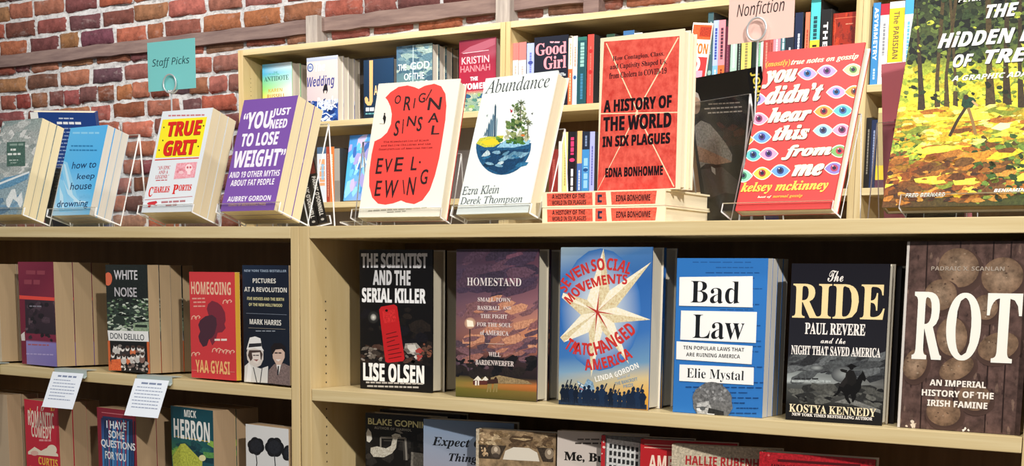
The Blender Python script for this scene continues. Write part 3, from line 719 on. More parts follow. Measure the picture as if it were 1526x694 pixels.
a.line([(1440, 162), (1428, 180), (1416, 203)], 4.5, '#3a2c1c'); a.line([(1444, 162), (1450, 182), (1454, 202)], 4.5, '#8f7040'); a.line([(1450, 152), (1458, 160)], 3, '#c9a070')
a.poly([(1476, 194), (1490, 186), (1504, 188), (1503, 194), (1490, 198)], '#efe6b0')
for s, b in (('THE', (1473, 9, 1519.6, 29)), ('HiDDEN', (1401, 48, 1513, 71)), ('LiFE', (1523, 42, 1592, 66)), ('OF', (1422.7, 82, 1452, 101)), ('TREES', (1469.7, 77, 1570, 98))): a.t(s, b[0] + 1, b[1] + 1, b[2] + 1, b[3] + 1, '#10140c', 'handb', .02); a.t(s, *b, '#f4f4ea', 'handb', .02)
a.t('PETER WOHLLEBEN', 1432, -5, 1540, 3, '#f0f0e0', 'handb', .01); a.t('A GRAPHIC ADAPTATION', 1420.8, 113.6, 1592, 121.5, '#f0f0e0', 'handb', .01)
a.t('FRED BERNARD', 1349.8, 285, 1408.5, 290.6, '#f4f4ea', 'handb', .01); a.t('BENJAMIN FLAO', 1478, 283, 1545, 289, '#f4f4ea', 'handb', .01)
z0, T = stack(1, nth('large picture-book hardcover with a sunlit yellow forest and hand-drawn white title', ''), .205, .305, .024, .996, .05, -.7, 18.8, '#4a3f1c', a, True, '#8a7040')
stand('clear acrylic stand under the large forest picture book', pose(.996, .05, 0, -.7), T, 18.8, .025, .2, z0, .2, lip=.016)

# books facing the other aisle, backs to us
GB2 = 'books facing the far aisle'
a = Art((0, 0), (100, 0), (0, 150), (100, 150)); a.uvrect(0, 0, 1, 1, '#1d3f86'); a.uvrect(0, 0, .12, 1, '#e6e9ea')
a.bars(42, 6.5, 66, 8, '#c9d2e4', 1, 3); a.bars(38, 11.5, 80, 14.5, '#e8edf6', 1, 4)
for k in range(26): a.bars(22, 19 + k * 4.6, random.choice((92, 90, 78)), 20.4 + k * 4.6, '#8ea4cf', 1, 7)
book('navy hardcover seen from its back, lines of white blurb, behind the sky-blue paperbacks', .150, .275, .026, pose(-1.150, .40, .0195, 32, -16.5), '#1d3f86', a, True, flip=True, group=GB2)
stand_behind('clear acrylic stand holding the back-turned navy hardcover', -1.150, .40, 32, 16.5, .150, .026, .0195)
a = Art((0, 0), (100, 0), (0, 150), (100, 150)); a.uvrect(0, 0, 1, 1, '#1b1919')
for k in range(7): a.bars(18, 12 + k * 6, random.choice((88, 80, 90)), 14 + k * 6, '#4a443c', 1, 6)
sp = Art((0, 0), (100, 0), (0, 10), (100, 10)); sp.uvrect(0, 0, 1, 1, '#1b1919'); sp.blobs(3, 1, 28, 9, 18, .8, 2, ['#8a5a2a', '#b5793a', '#5c2f1c'], 1.6); sp.poly([(30, 1.5), (48, 1.5), (48, 8.5), (30, 8.5)], '#7c2f22', 'n'); sp.t('PARAIC O’DONNELL', 51, 2.6, 92, 7.4, '#e6e2da', 'sansb', .012); sp.ell(96, 5, 1.2, 2, '#bdb8ae')
k0 = book('black paperback with lettered spine, nearer of the leaning pair behind purple paperbacks', .121, .182, .0185, pose(-.294, .284, .0108, -22, -13), '#1b1919', a, group=GB2, spine=sp, flip=True)
copy_thing(k0, (.001, .0195, .001), 'black paperback with lettered spine, farther of the leaning pair behind purple paperbacks')
stand_behind('clear acrylic stand holding the leaning pair of black paperbacks', -.294, .284, -22, 13, .121, .039, .0108)
a = Art((1020, 114), (1115, 103), (1010, 340), (1128, 340)); a.uvrect(0, 0, 1, 1, '#0b0a0a')
a.poly([(1018, 160), (1110, 150), (1124, 340), (1011, 340)], '#2a241e', 'n')
for k in range(3): a.bars((1050, 1040, 1047)[k], 152 + k * 6.6, 1103, 154 + k * 6.6, '#d0c6b8', 1, 7)
a.poly([(1020, 186), (1034, 177), (1048, 183), (1060, 198), (1072, 215), (1080, 232), (1078, 242), (1056, 244), (1030, 244), (1020, 250)], '#a09a90', 'n')
a.poly([(1020, 215), (1044, 226), (1070, 238), (1078, 243), (1050, 246), (1020, 240)], '#b58f75', 'n'); a.ell(1044, 236, 6, 4, '#c49c80', n=12); a.ell(1027, 150, 10, 17, '#c9a68e', n=18); a.poly([(1019, 134), (1028, 130), (1036, 136), (1038, 148), (1034, 142), (1024, 138)], '#d4cdc4')
a.poly([(1020, 252), (1060, 250), (1100, 285), (1110, 300), (1060, 290), (1020, 300)], '#57504a', 'n'); a.poly([(1040, 248), (1047, 252), (1046, 262), (1040, 256)], '#d8d4cc'); a.blobs(1050, 185, 1100, 215, 10, 3, 8, ['#5a3428', '#3f2820'], 2, 'n')
sp = Art((0, 0), (100, 0), (0, 10), (100, 10)); sp.uvrect(0, 0, 1, 1, '#0b0a0a'); sp.t('JOHN SANDFORD', 3, 2, 62, 8.4, '#d9c74e', 'sansb', .01); sp.poly([(70, 0), (100, 0), (100, 10), (66, 10)], '#1c2a6a')
book('back-turned black hardcover, its photo a person in grey shirt, arms crossed', .148, .238, .03, pose(.600, .34, .0085, -25, -12), '#0b0a0a', a, True, flip=True, spine=sp, group=GB2, spine_c='#0b0a0a')
stand_behind('clear acrylic stand in front of the back-turned black hardcover', .600, .34, -25, 12, .148, .03, .0085, .2)
a = Art((0, 0), (100, 0), (0, 150), (100, 150)); a.uvrect(0, 0, 1, 1, '#c8707a'); a.poly([(30, 28), (42, 12), (60, 16), (80, 8), (98, 22), (70, 44), (48, 46)], '#3f3f52', 'n')
for k in range(9): a.bars(12, 52 + k * 8, random.choice((30, 60, 66)), 55 + k * 8, '#8c3f4a', 1, 3)
book('dusty pink hardcover seen from its back, mostly hidden by the forest picture book', .132, .235, .026, pose(.913, .32, .0085, -11.5, -8), '#c8707a', a, True, flip=True, group=GB2)
stand_behind('clear acrylic stand holding the dusty pink hardcover', .913, .32, -11.5, 8, .132, .026, .0085)

# ------------------------------------------------------------------ middle shelf, second low bookcase
random.seed(33)
def shelved(n, label_of, w, h, t, x, y, z, yaw, c, art, hard=False, pages='#e8dcc0', group=None, gap=.001, jit=.0015, **kw):
    b = book(label_of(0), w, h, t, pose(x, y, z, yaw), c, art, hard, pages, group, **kw)
    for k in range(1, n): copy_thing(b, (random.uniform(-jit, jit), k * (t + gap), 0), label_of(k))
    return b
GREYP = '#c9c0aa'
a = Art((72, 60), (285, 62), (73, 470), (282, 478))
a.uvrect(0, 0, 1, 1, '#0d0b0c')
a.blobs(74, 235, 280, 390, 40, 6, 22, ['#15110f', '#1d1816', '#231c18', '#121016'], 1.6, 'n'); a.blobs(76, 340, 280, 395, 50, 3, 11, ['#2b201a', '#3a2a22', '#1a1513', '#4a332a', '#241c1c'], 2, 'n')
a.ell(113, 258, 17, 19, '#4a4a48', c2='#191716'); a.ell(113, 258, 9, 10, '#e9e6dc', c2='#6a6862')
a.poly([(206, 334), (238, 332), (250, 346), (246, 362), (212, 364), (203, 350)], '#9a948c', 'n'); a.poly([(212, 338), (234, 337), (240, 352), (214, 356)], '#d0cbc2'); a.blobs(206, 352, 250, 384, 16, 3, 8, ['#b7b0a8', '#a8433c', '#6a635c', '#d8d4cc'], 1.6); a.blobs(255, 330, 280, 380, 14, 3, 8, ['#5a4034', '#7a4a38', '#2c211d'], 1.2, 'n'); a.blobs(76, 350, 140, 388, 18, 3, 8, ['#6a6158', '#3d342e', '#8a8178'], 1.8, 'n')
a.poly([(130, 236), (136, 227), (174, 220), (183, 226), (204, 378), (200, 386), (155, 392), (148, 388)], '#c21f24'); a.poly([(140, 240), (176, 234), (181, 270), (144, 276)], '#cd2a2c', 'n'); a.ell(152, 238, 4, 4, '#2a0c0c')
for k, (u, n_) in enumerate(((300, 34), (312, 38), (324, 26), (336, 40), (348, 38), (360, 44), (372, 42))): a.line([(150 + k * 1.2, u + 8), (150 + k * 1.2 + n_ * .9, u)], 2.4, '#5c1013')
a.t('THE SCIENTIST', 77, 70, 270, 113, '#d8d8da', 'sansb', .03); a.t('AND THE', 112, 120, 222, 163, '#e0e0e2', 'sansb', .03); a.t('SERIAL KILLER', 79, 171, 265, 214, '#f3f3f3', 'sansb', .03)
a.t('LISE OLSEN', 82, 392, 260, 446, '#f6f4f0', 'sansb', .03); a.bars(80, 449, 262, 454, '#b8b2aa', 1, 11); a.bars(86, 460, 250, 465, '#b8b2aa', 1, 10)
GM = 'face-out books on the middle shelf beside the peg holes'
shelved(2, nth('black true-crime hardcover with a red mobile phone, front copy of two', 'copy of the black true-crime hardcover, behind the one with a red phone showing'), .155, .238, .038, .084, .06, ZM + .0005, 0, '#0d0b0c', a, True, GREYP, GM)

a = Art((352, 58), (587, 58), (352, 487), (587, 502))
a.grad(0, 1, [(0, '#4a4a1c', '#4d4420'), (.06, '#6b6528', '#7a6430'), (.075, '#8a7438', '#a5602c'), (.105, '#807236', '#c07038'), (.13, '#6a5c34', '#6a4a34'), (.15, '#1d1a1c', '#241d1f'), (.27, '#2b2428', '#3a2a2c'), (.33, '#5a4044', '#9a5f50'), (.42, '#7d5350', '#d0875f'), (.52, '#7a5558', '#c0836c'), (.66, '#644a58', '#8d6068'), (.82, '#4b3b4c', '#6a4654'), (1, '#3f3142', '#583848')])
a.blobs(356, 62, 586, 180, 36, 8, 24, ['#4e3a4a', '#5d4352', '#46374a', '#70495a', '#3b3040'], 2.6, 'n', -15, 15)
a.blobs(380, 200, 586, 380, 45, 5, 17, ['#97655a', '#87595a', '#b57a62', '#70505a', '#c48a6c', '#7a5558'], 2.8, 'n', -18, 14)
a.blobs(530, 300, 586, 385, 14, 4, 10, ['#5a4450', '#74535a', '#4b3a46'], 3, 'n', -10, 8); a.blobs(356, 300, 470, 400, 20, 6, 14, ['#5f4850', '#77545a', '#52404a'], 2, 'n')
a.blobs(353, 375, 586, 425, 50, 6, 15, ['#17161a', '#1f1c1e', '#26201f', '#121216'], 1.7, 'n')
a.rect(392, 285, 395, 425, '#2a2424'); a.poly([(384, 262), (402, 266), (405, 282), (386, 282)], '#ffe9c0'); a.ell(394, 272, 17, 17, '#f6d9b0', c2='#a87a6a', lay='b0'); a.poly([(384, 262), (402, 266), (405, 282), (386, 282)], '#fff3da')
a.poly([(440, 436), (480, 424), (560, 440), (575, 450), (440, 448)], '#8f7a58', 'n'); a.poly([(404, 440), (418, 426), (430, 438), (440, 427), (452, 440), (446, 446), (436, 438), (424, 446), (414, 438)], '#e3dccb'); a.rect(404, 440, 446, 452, '#5a2d28'); a.rect(410, 440, 415, 454, '#e8e0d4'); a.rect(418, 440, 422, 454, '#e8e0d4')
for x in (452, 470): a.poly([(x - 5, 438), (x + 5, 437), (x + 7, 452), (x + 5, 474), (x + 1, 474), (x, 458), (x - 4, 474), (x - 8, 474), (x - 5, 452)], '#8a7a48'); a.ell(x, 434, 4, 4.5, '#2a1d18')
a.poly([(446, 438), (476, 434), (478, 448), (446, 450)], '#3a2420')
a.t('HOMESTAND', 384, 140, 540, 163, '#e6dbd8', 'serif', -.004)
for s, b in (('SMALL TOWN', (416, 197, 510, 209)), ('BASEBALL', (415, 221, 483, 233)), ('AND', (489, 223, 512, 233)), ('THE FIGHT', (425, 245, 502, 257)), ('FOR THE SOUL', (414, 269, 514, 281)), ('of AMERICA', (424, 292, 506, 306)), ('WILL', (449, 356, 484, 369)), ('BARDENWERFER', (411, 378, 522, 393))): a.t(s, *b, '#e4d5cf', 'serif', .004)
a.line([(440, 331), (494, 333)], 1.6, '#d8b8a8')
shelved(2, nth('dusky baseball hardcover with a sunset stadium sky, front copy of two', 'copy of the dusky baseball hardcover, behind the sunset stadium cover'), .156, .238, .034, .308, .03, ZM + .0005, 0, '#4b3b4c', a, True, GREYP, GM)

a = Art((66, 55), (333, 52), (62, 512), (326, 528))
a.grad(0, 1, [(0, '#b9ad86', '#c98a2c'), (.1, '#b0ab90', '#e8b04a'), (.2, '#7fa3bd', '#d8c08a'), (.3, '#3d74b4', '#6f98b8'), (.5, '#2f68b0', '#3a70b4'), (.8, '#3a73b6', '#2d62a6'), (1, '#9fb4be', '#4a79ae')])
a.ell(185, 235, 118, 178, '#e9efe8', c2='#3570b5')
C = (176, 240)
star = [(193, 57), (212, 178), (330, 95), (232, 226), (330, 262), (226, 272), (270, 392), (192, 296), (160, 432), (152, 300), (78, 330), (66, 316), (128, 250), (70, 200), (74, 186), (146, 206)]
for i in range(0, len(star), 2):
    tip, v1, v0 = star[i], star[i + 1], star[i - 1]
    a.poly([C, v0, tip], '#f3ead0', 'n'); a.poly([C, tip, v1], '#dccba2', 'n')
for i in range(0, len(star), 2):
    x, y = star[i]; a.poly([(C[0] - 3, C[1] + 2), (C[0] + (x - C[0]) * .34, C[1] + (y - C[1]) * .34), (C[0] + 3, C[1] - 2)], '#b8322c')
RD = '#c93430'
a.arc_t('SEVEN', [(82, 186), (100, 158), (124, 138), (154, 128)], 32, RD, 'sansb', .012); a.arc_t('SOCIAL', [(160, 124), (200, 118), (238, 122), (268, 132)], 34, RD, 'sansb', .012)
a.arc_t('MOVEMENTS', [(96, 220), (130, 184), (175, 166), (220, 158), (262, 160)], 28, RD, 'sansb', .012)
a.arc_t('THAT', [(78, 346), (108, 364), (146, 366)], 34, RD, 'sansb', .012); a.arc_t('CHANGED', [(152, 372), (200, 360), (250, 332), (292, 298)], 38, RD, 'sansb', .012); a.arc_t('AMERICA', [(142, 412), (190, 408), (240, 394), (282, 372)], 32, RD, 'sansb', .012)
a.arc_t('LINDA GORDON', [(174, 446), (238, 430), (300, 402)], 16, '#f4f2ea', 'sansb', .006); a.arc_t('author of', [(238, 438), (275, 428)], 8, '#a8b7c4', 'sansb'); a.arc_t('THE BANCROFT', [(232, 456), (296, 440)], 10, '#7f97ac', 'sansb'); a.arc_t('PRIZE', [(256, 463), (284, 457)], 9, '#7f97ac', 'sansb')
a.poly([(118, 442), (140, 455), (150, 436), (166, 446), (172, 470), (150, 482), (130, 478)], '#7f9fb8', 'n'); a.line([(122, 450), (166, 474)], 3, '#e4e6e0'); a.line([(126, 464), (160, 482)], 3, '#b33a38')
random.seed(5)
def crowd(A, x, y, s, c):
    A.poly([(x - 5 * s, y), (x - 6 * s, y - 20 * s), (x - 9 * s, y - 26 * s), (x - 4 * s, y - 38 * s), (x + 4 * s, y - 38 * s), (x + 10 * s, y - 28 * s), (x + 6 * s, y - 18 * s), (x + 6 * s, y), (x + 1 * s, y), (x, y - 12 * s), (x - 1 * s, y)], c); A.ell(x, y - 43 * s, 4.2 * s, 5 * s, c, n=10)
    if random.random() < .5: A.line([(x + 4 * s, y - 34 * s), (x + random.uniform(8, 16) * s, y - random.uniform(48, 62) * s)], 2.6 * s, c)
a.poly([(63, 512), (63, 500), (110, 494), (200, 500), (300, 508), (322, 512), (322, 526)], '#1a2c44', 'n')
for k in range(19): crowd(a, 76 + k * 13, 506 + k * .9, random.uniform(.78, 1.3), random.choice(['#14243c', '#182c48', '#101c2e']))
shelved(2, nth('blue hardcover with an exploding cream star and red wavy lettering, front copy of two', 'copy of the blue hardcover with a cream star, only its page edge showing'), .157, .240, .040, .510, .02, ZM + .0005, -.5, '#2d62a6', a, True, '#cfc7b4', GM, gap=.002)

a = Art((418, 88), (682, 88), (397, 533), (655, 548))
a.uvrect(0, 0, 1, 1, '#2f74bd')
random.seed(8)
for k in range(30):
    y = 98 + k * 15; a.bars(400 + random.randint(4, 190), y, 400 + random.randint(210, 268), y + 3, random.choice(['#1d4f8c', '#225a9a', '#1a4680']), 1, random.randint(4, 8))
for P in (((425, 142), (638, 139), (636, 228), (422, 224)), ((428, 238), (648, 241), (643, 330), (424, 322)), ((413, 327), (634, 339), (630, 392), (411, 379)), ((421, 394), (636, 401), (634, 452), (419, 442))): a.poly(P, '#f4f3ee')
BK = '#17191c'
a.t('Bad', 458, 153, 600, 216, BK, 'serif', -.006); a.t('Law', 463, 249, 612, 318, BK, 'serif', -.006); a.t('TEN POPULAR LAWS THAT', 433, 339, 610, 350, BK, 'sansb'); a.t('ARE RUINING AMERICA', 441, 359, 598, 370, BK, 'sansb'); a.t('Elie Mystal', 442, 404, 608, 440, BK, 'serif', -.006)
hd = [(515 + 56 * math.cos(t) * (1 + .05 * math.sin(5 * t)), 500 - 56 * math.sin(t)) for t in [k * math.pi / 16 for k in range(17)]]
a.poly([(571, 500), (574, 520), (560, 545), (470, 541), (460, 520)] + hd[::-1], '#6a6a6a', 'n'); a.blobs(466, 452, 566, 500, 60, 3, 7, ['#858585', '#6a6a6a', '#777777', '#909090', '#5c5c5c'], 1, 'n')
a.poly([(470, 506), (505, 500), (512, 520), (508, 541), (470, 540)], '#a9a9a8', 'n'); a.ell(478, 524, 9, 6, '#d9d9d9'); a.line([(468, 520), (500, 518)], 2.5, '#2a2a2a'); a.ell(487, 522, 8, 6, '#55585a'); a.poly([(505, 520), (548, 530), (548, 546), (500, 543)], '#2c2c2c', 'n'); a.poly([(500, 536), (522, 538), (520, 544), (498, 543)], '#e8e8e8')
shelved(4, nth('blue book with white title boxes and a grey head at its foot, front of four', 'copy of the blue book with white title boxes, counting from the front'), .142, .224, .0165, .707, .02, ZM + .0005, -1, '#2f74bd', a, False, '#c4c1ba', GM, gap=.0012)

a = Art((80, 98), (353, 100), (58, 553), (333, 566))
a.grad(0, 1, [(0, '#121114', '#121114'), (.1, '#1a1a1a', '#1d1d1c'), (.17, '#3a3b39', '#4d4d4a'), (.23, '#4d504f', '#565654'), (.25, '#aeb4b2', '#5d5d5a'), (.29, '#8f9593', '#4a4a49'), (.36, '#3c3d3f', '#2f3032'), (.42, '#1f1f26', '#1d1c22'), (1, '#15131d', '#15131b')], 'p')
random.seed(9)
a.blobs(72, 365, 345, 430, 50, 5, 18, ['#4d5051', '#3a3c3e', '#5f6263', '#2a2b2d', '#434546'], 3, 'n', -12, 12); a.blobs(66, 455, 340, 510, 60, 5, 14, ['#2a2a29', '#3a3a38', '#1c1c1c', '#4a4a46', '#5a5a55'], 2.2, 'n', 10, 16)
a.ell(150, 400, 20, 8, '#9a9e9c', c2='#4c4f50'); a.rect(78, 436, 190, 443, '#9fa5a3', 'n'); a.bars(85, 430, 160, 434, '#2c2d2e', 1, 4); a.line([(115, 420), (115, 436)], 1.5, '#3a3a3a'); a.line([(98, 424), (98, 436)], 1.5, '#3a3a3a')
H_ = '#0d0c0c'
a.ell(226, 418, 34, 24, '#8f9391', c2='#454749'); a.poly([(200, 500), (240, 486), (330, 520), (330, 530), (250, 506)], '#6f6f6b', 'n')
a.poly([(226, 446), (238, 434), (256, 430), (268, 432), (276, 440), (276, 456), (270, 468), (262, 474), (262, 484), (254, 500), (250, 498), (250, 486), (246, 476), (240, 480), (242, 490), (248, 502), (243, 505), (232, 490), (228, 474), (220, 466), (214, 474), (204, 482), (196, 482), (208, 470), (214, 452)], H_)
a.poly([(262, 440), (268, 424), (277, 414), (280, 406), (284, 414), (290, 430), (286, 438), (280, 434), (276, 446), (268, 454)], H_)
a.poly([(228, 446), (232, 424), (234, 412), (244, 404), (256, 408), (262, 424), (262, 442), (250, 452), (240, 446)], '#181615'); a.poly([(234, 414), (220, 410), (216, 404), (222, 402), (238, 406)], '#181615'); a.ell(249, 398, 6, 7, H_); a.poly([(236, 394), (248, 386), (264, 394), (258, 398), (242, 398)], H_); a.poly([(236, 420), (224, 436), (212, 452), (226, 456), (238, 440)], '#201d1c')
WH = '#efe8e0'
a.t('The', 182, 118, 226, 150, WH, 'script', .006); a.t('RIDE', 82, 156, 340, 254, '#ecd49c', 'serif', .004); a.t('PAUL REVERE', 117, 268, 287, 302, WH, 'serif', .012); a.t('and the', 162, 312, 232, 328, WH, 'script', .008); a.t('NIGHT THAT SAVED AMERICA', 77, 334, 329, 361, WH, 'serif', .014); a.t('KOSTYA KENNEDY', 70, 506, 318, 530, '#ecdcb8', 'serif', .006); a.t('NEW YORK TIMES BESTSELLING AUTHOR', 78, 532, 308, 541, WH, 'serif', .012)
shelved(1, nth('black hardcover with tall gold capitals above a night rider', ''), .137, .217, .030, .883, .02, ZM + .0005, 1.5, '#15131b', a, True, '#d6cfbd', GM, back_c='#b08a3c')
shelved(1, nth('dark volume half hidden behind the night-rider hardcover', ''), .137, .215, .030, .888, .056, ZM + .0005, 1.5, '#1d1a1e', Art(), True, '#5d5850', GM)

a = Art((415, 38), (765, 35), (388, 577), (740, 597))
a.uvrect(0, 0, 1, 1, '#55403a', 'c'); random.seed(12)
a.blobs(392, 40, 755, 590, 110, 5, 20, ['#5f4a42', '#48352f', '#6b554a', '#3d2c28', '#735c50'], .35, 'c', 0, 6)
for x in (466, 560, 652, 700): a.line([(x + 8, 37), (x - 10, 590)], 4, '#2a1c19')
a.uvrect(0, 0, .022, 1, '#cfc8c0')
def spud(x, y, rx, ry, rot, c='#927a64'):
    a.ell(x + 5, y + 9, rx * 1.16, ry * 1.16, '#1f1512', rot=rot, c2='#4d3932'); a.ell(x, y, rx, ry, c, 'c', rot, 26, c2='#6e5643')
    for k in range(7): t = random.uniform(0, 6.3); d = random.uniform(.2, .8); a.ell(x + d * rx * math.cos(t), y + d * ry * math.sin(t), random.uniform(1.5, 4), random.uniform(1.2, 2.6), random.choice(['#4f3b30', '#5f4a3a', '#a08a74']), n=8)
for p in ((563, 112, 58, 56, 20), (684, 136, 58, 54, -20), (512, 190, 48, 44, -30), (640, 225, 34, 36, 0), (546, 310, 44, 56, 0), (676, 338, 58, 40, -20, '#7a6450'), (440, 392, 34, 46, 20), (560, 402, 52, 32, -25, '#8a7058'), (612, 486, 46, 40, 10, '#705a4a'), (524, 532, 50, 40, 10, '#8d7058')): spud(*p)
a.blobs(405, 555, 440, 580, 6, 3, 7, ['#d8c8b4', '#b8a48e'], 1.4); a.blobs(580, 575, 600, 588, 3, 2, 5, ['#e6dcd0'], 1)
a.t('PADRAIC X. SCANLAN', 485, 108, 690, 120, '#a8998a', 'sansb')
a.t('R', 434, 181, 520, 376, '#efece0', 'serif', .012); a.t('O', 530, 183, 628, 378, '#efece0', 'serif', .012); a.t('T', 642, 184, 738, 384, '#efece0', 'serif', .012)
for s, b in (('AN IMPERIAL', (484, 435, 645, 453)), ('HISTORY OF THE', (461, 464, 667, 483)), ('IRISH FAMINE', (477, 494, 650, 513))): a.t(s, *b, '#efe6da', 'sansb', .014)
shelved(1, nth('tall brown hardcover with potatoes on planks and huge cream capitals', ''), .160, .246, .034, 1.0426, .02, ZM + .0005, -1, '#55403a', a, True, '#9a8a72', GM)

# ------------------------------------------------------------------ middle shelf, first low bookcase
GN = 'face-out novels on the middle shelf above the shelf cards'
TAN = '#b39a78'
b = book('pale paperback with page edges out, hidden front, at the far end above the shelf cards', .13, .200, .042, pose(-.958, .03, zl(ZM, -.95) + .001, -6), '#c9b79c', Art(), pages=TAN, group=GN)
copy_thing(b, (0, .0435, 0), 'pale paperback behind the page-edge volume at the far end above the shelf cards')
a = Art((47, 75), (130, 73), (62, 385), (163, 390))
a.grad(0, 1, [(0, '#8a7fb8', '#7a6fb0'), (.22, '#9d94d0', '#8d82c2'), (.24, '#7a2440', '#7a2440'), (.3, '#86263f', '#862841'), (.31, '#2a1f28', '#30242c'), (.63, '#352530', '#402c36'), (.635, '#74203a', '#8a2c42'), (1, '#8a2c44', '#742038')])
a.poly([(62, 385), (52, 180), (66, 180), (76, 386)], '#7a2238'); a.poly([(48, 176), (146, 180), (147, 190), (49, 187)], '#ef4f42')
a.blobs(70, 200, 150, 310, 26, 5, 15, ['#1f171d', '#3a2a34', '#4d3a44', '#281d24', '#5f4a52'], .8, 'n'); a.bars(66, 100, 118, 112, '#94404f', 1, 2); a.bars(62, 128, 112, 142, '#94404f', 1, 2); a.bars(78, 206, 112, 210, '#8a8590', 1, 3)
a.poly([(58, 296), (68, 286), (70, 314), (60, 314)], '#e4dcd6'); a.bars(76, 323, 136, 327, '#b0606c', 1, 4); a.bars(70, 352, 150, 356, '#b4a8d8', 1, 6)
shelved(3, nth('maroon and lilac paperback with a red band, front of three', 'copy of the maroon and lilac paperback, page edge showing'), .128, .206, .042, -.772, .022, zl(ZM, -.77) + .001, -7, '#7a2238', a, False, TAN, GN)

a = Art((302, 85), (420, 83), (318, 405), (450, 408))
a.uvrect(0, 0, 1, 1, '#1d221f'); a.grad(0, 1, [(.36, '#33403a', '#33403a'), (.6, '#2f3b34', '#37433a'), (.68, '#1c211f', '#1d2320'), (1, '#262b28', '#1e2422')], 'n'); random.seed(14)
a.blobs(312, 185, 436, 285, 240, 1.5, 4.5, ['#5f7a5a', '#8ea486', '#2a352d', '#b4c0ac', '#435a45', '#141a16', '#d4dccd', '#1c241e'], 1.9, 'n', 0, 14); a.poly([(330, 240), (356, 238), (366, 250), (364, 262), (328, 262)], '#2a352d'); a.poly([(390, 258), (436, 252), (440, 282), (392, 282)], '#8fa486', 'n'); a.rect(396, 262, 432, 270, '#26302a')
a.poly([(312, 283), (436, 281), (440, 312), (316, 314)], '#f2f2f0'); a.t('WHITE', 328, 101, 395, 129, '#d9d6da', 'sans', .016); a.t('NOISE', 331, 152, 396, 180, '#c4c0c4', 'sans', .016); a.t('DON DELILLO', 321, 290, 425, 308, '#3a4048', 'sans', .012); a.ell(311, 128, 12, 20, '#e2704e')
a.poly([(310, 314), (320, 314), (326, 405), (318, 405)], '#d86a3a'); a.poly([(434, 312), (441, 312), (450, 408), (440, 408)], '#d86a3a'); a.poly([(322, 318), (434, 316), (444, 406), (326, 404)], '#1b1a1a'); random.seed(15)
for k in range(15): x, y = 334 + (k % 7) * 15 + random.uniform(-4, 4), 336 + (k // 7) * 22 + random.uniform(-5, 5); a.ell(x, y + 12, 9, 12, random.choice(['#cfcac4', '#e07a4e', '#3a3434', '#a59e98', '#8a6a60']), n=12); a.ell(x, y, 6, 8, '#efe9e2', n=12); a.ell(x, y - 5, 6.5, 4.5, random.choice(['#2a2422', '#4d3a32', '#8f8780']), n=10); a.line([(x - 4, y), (x + 4, y)], 2, '#3a3432')
a.poly([(326, 372), (356, 368), (360, 404), (327, 404)], '#df6a3c', 'n'); a.blobs(360, 370, 440, 402, 26, 3, 7, ['#e9e4de', '#2c2626', '#b8aea6', '#7a6a64'], 1.2)
shelved(4, nth('dark traffic-jam paperback with a white author band and crowd, front of four', 'copy of the traffic-jam paperback with a white band, page edge showing'), .128, .204, .026, -.517, .026, zl(ZM, -.517) + .001, -5, '#3a2a26', a, False, TAN, GN, gap=.001)

a = Art((127, 103), (262, 107), (133, 420), (267, 430))
a.uvrect(0, 0, 1, 1, '#cf3c40', 'p'); a.t('HOMEGOING', 133, 132, 251, 170, '#e9bfa0', 'sansb', .004); a.bars(135, 181, 175, 185, '#e3a090', 1, 3); a.bars(140, 192, 176, 196, '#e3a090', 1, 3); a.bars(140, 204, 175, 208, '#e3a090', 1, 3)
a.poly([(186, 236), (180, 214), (184, 200), (196, 190), (212, 196), (224, 206), (234, 226), (236, 250), (232, 260), (236, 272), (226, 284), (212, 286), (206, 310), (196, 324), (186, 300)], '#7a2c3a'); a.poly([(160, 282), (154, 262), (160, 248), (176, 236), (196, 232), (208, 242), (210, 262), (204, 288), (196, 300), (186, 306), (180, 324), (168, 328), (158, 312), (154, 296)], '#4a2a36')
for x, y in ((134, 234), (228, 188), (133, 344), (196, 332), (216, 336), (236, 338)):
    for d in (0, 13):
        a.line([(x + d, y + 12), (x + d + 2, y + 3), (x + d + 8, y), (x + d + 13, y + 5), (x + d + 9, y + 8)], 2.6, '#eeb49c')
a.bars(202, 304, 240, 310, '#efe0d4', 1, 2); a.line([(133, 398), (262, 404)], 1.5, '#e08a78'); a.t('YAA GYASI', 146, 366, 248, 405, '#efb978', 'sansb', .004)
shelved(1, nth('red paperback with two dark facing heads and peach capitals', ''), .1225, .194, .012, -.2853, .02, zl(ZM, -.285) + .001, -4, '#cf3c40', a, False, '#d9a83e', GN, back_c='#c99a34')
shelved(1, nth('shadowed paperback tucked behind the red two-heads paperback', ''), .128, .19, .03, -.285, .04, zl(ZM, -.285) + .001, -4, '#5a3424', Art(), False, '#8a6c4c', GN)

a = Art((299, 88), (433, 87), (302, 440), (437, 452))
a.grad(0, 1, [(0, '#141a26', '#141a26'), (.5, '#121826', '#161e2c'), (1, '#1a2a42', '#141c2e')])
W = '#e8e4da'
a.t('NEW YORK TIMES BESTSELLER', 305, 101, 427, 108, '#9fb0c4', 'sansb'); a.t('PICTURES', 330, 127, 397, 141, W, 'sansb', .004); a.t('AT A REVOLUTION', 305, 153, 428, 167, W, 'sansb', .004); a.t('FIVE MOVIES AND THE BIRTH', 313, 183, 420, 192, '#e2d9a0', 'sansb'); a.t('OF THE NEW HOLLYWOOD', 318, 201, 415, 210, '#e2d9a0', 'sansb'); a.t('MARK HARRIS', 320, 249, 412, 265, W, 'sansb', .006); a.line([(310, 232), (428, 236)], 1.2, '#7f8896'); a.line([(316, 276), (424, 280)], 1.2, '#9a8f7f'); a.bars(335, 284, 402, 287, '#8f96a0', 1, 4)
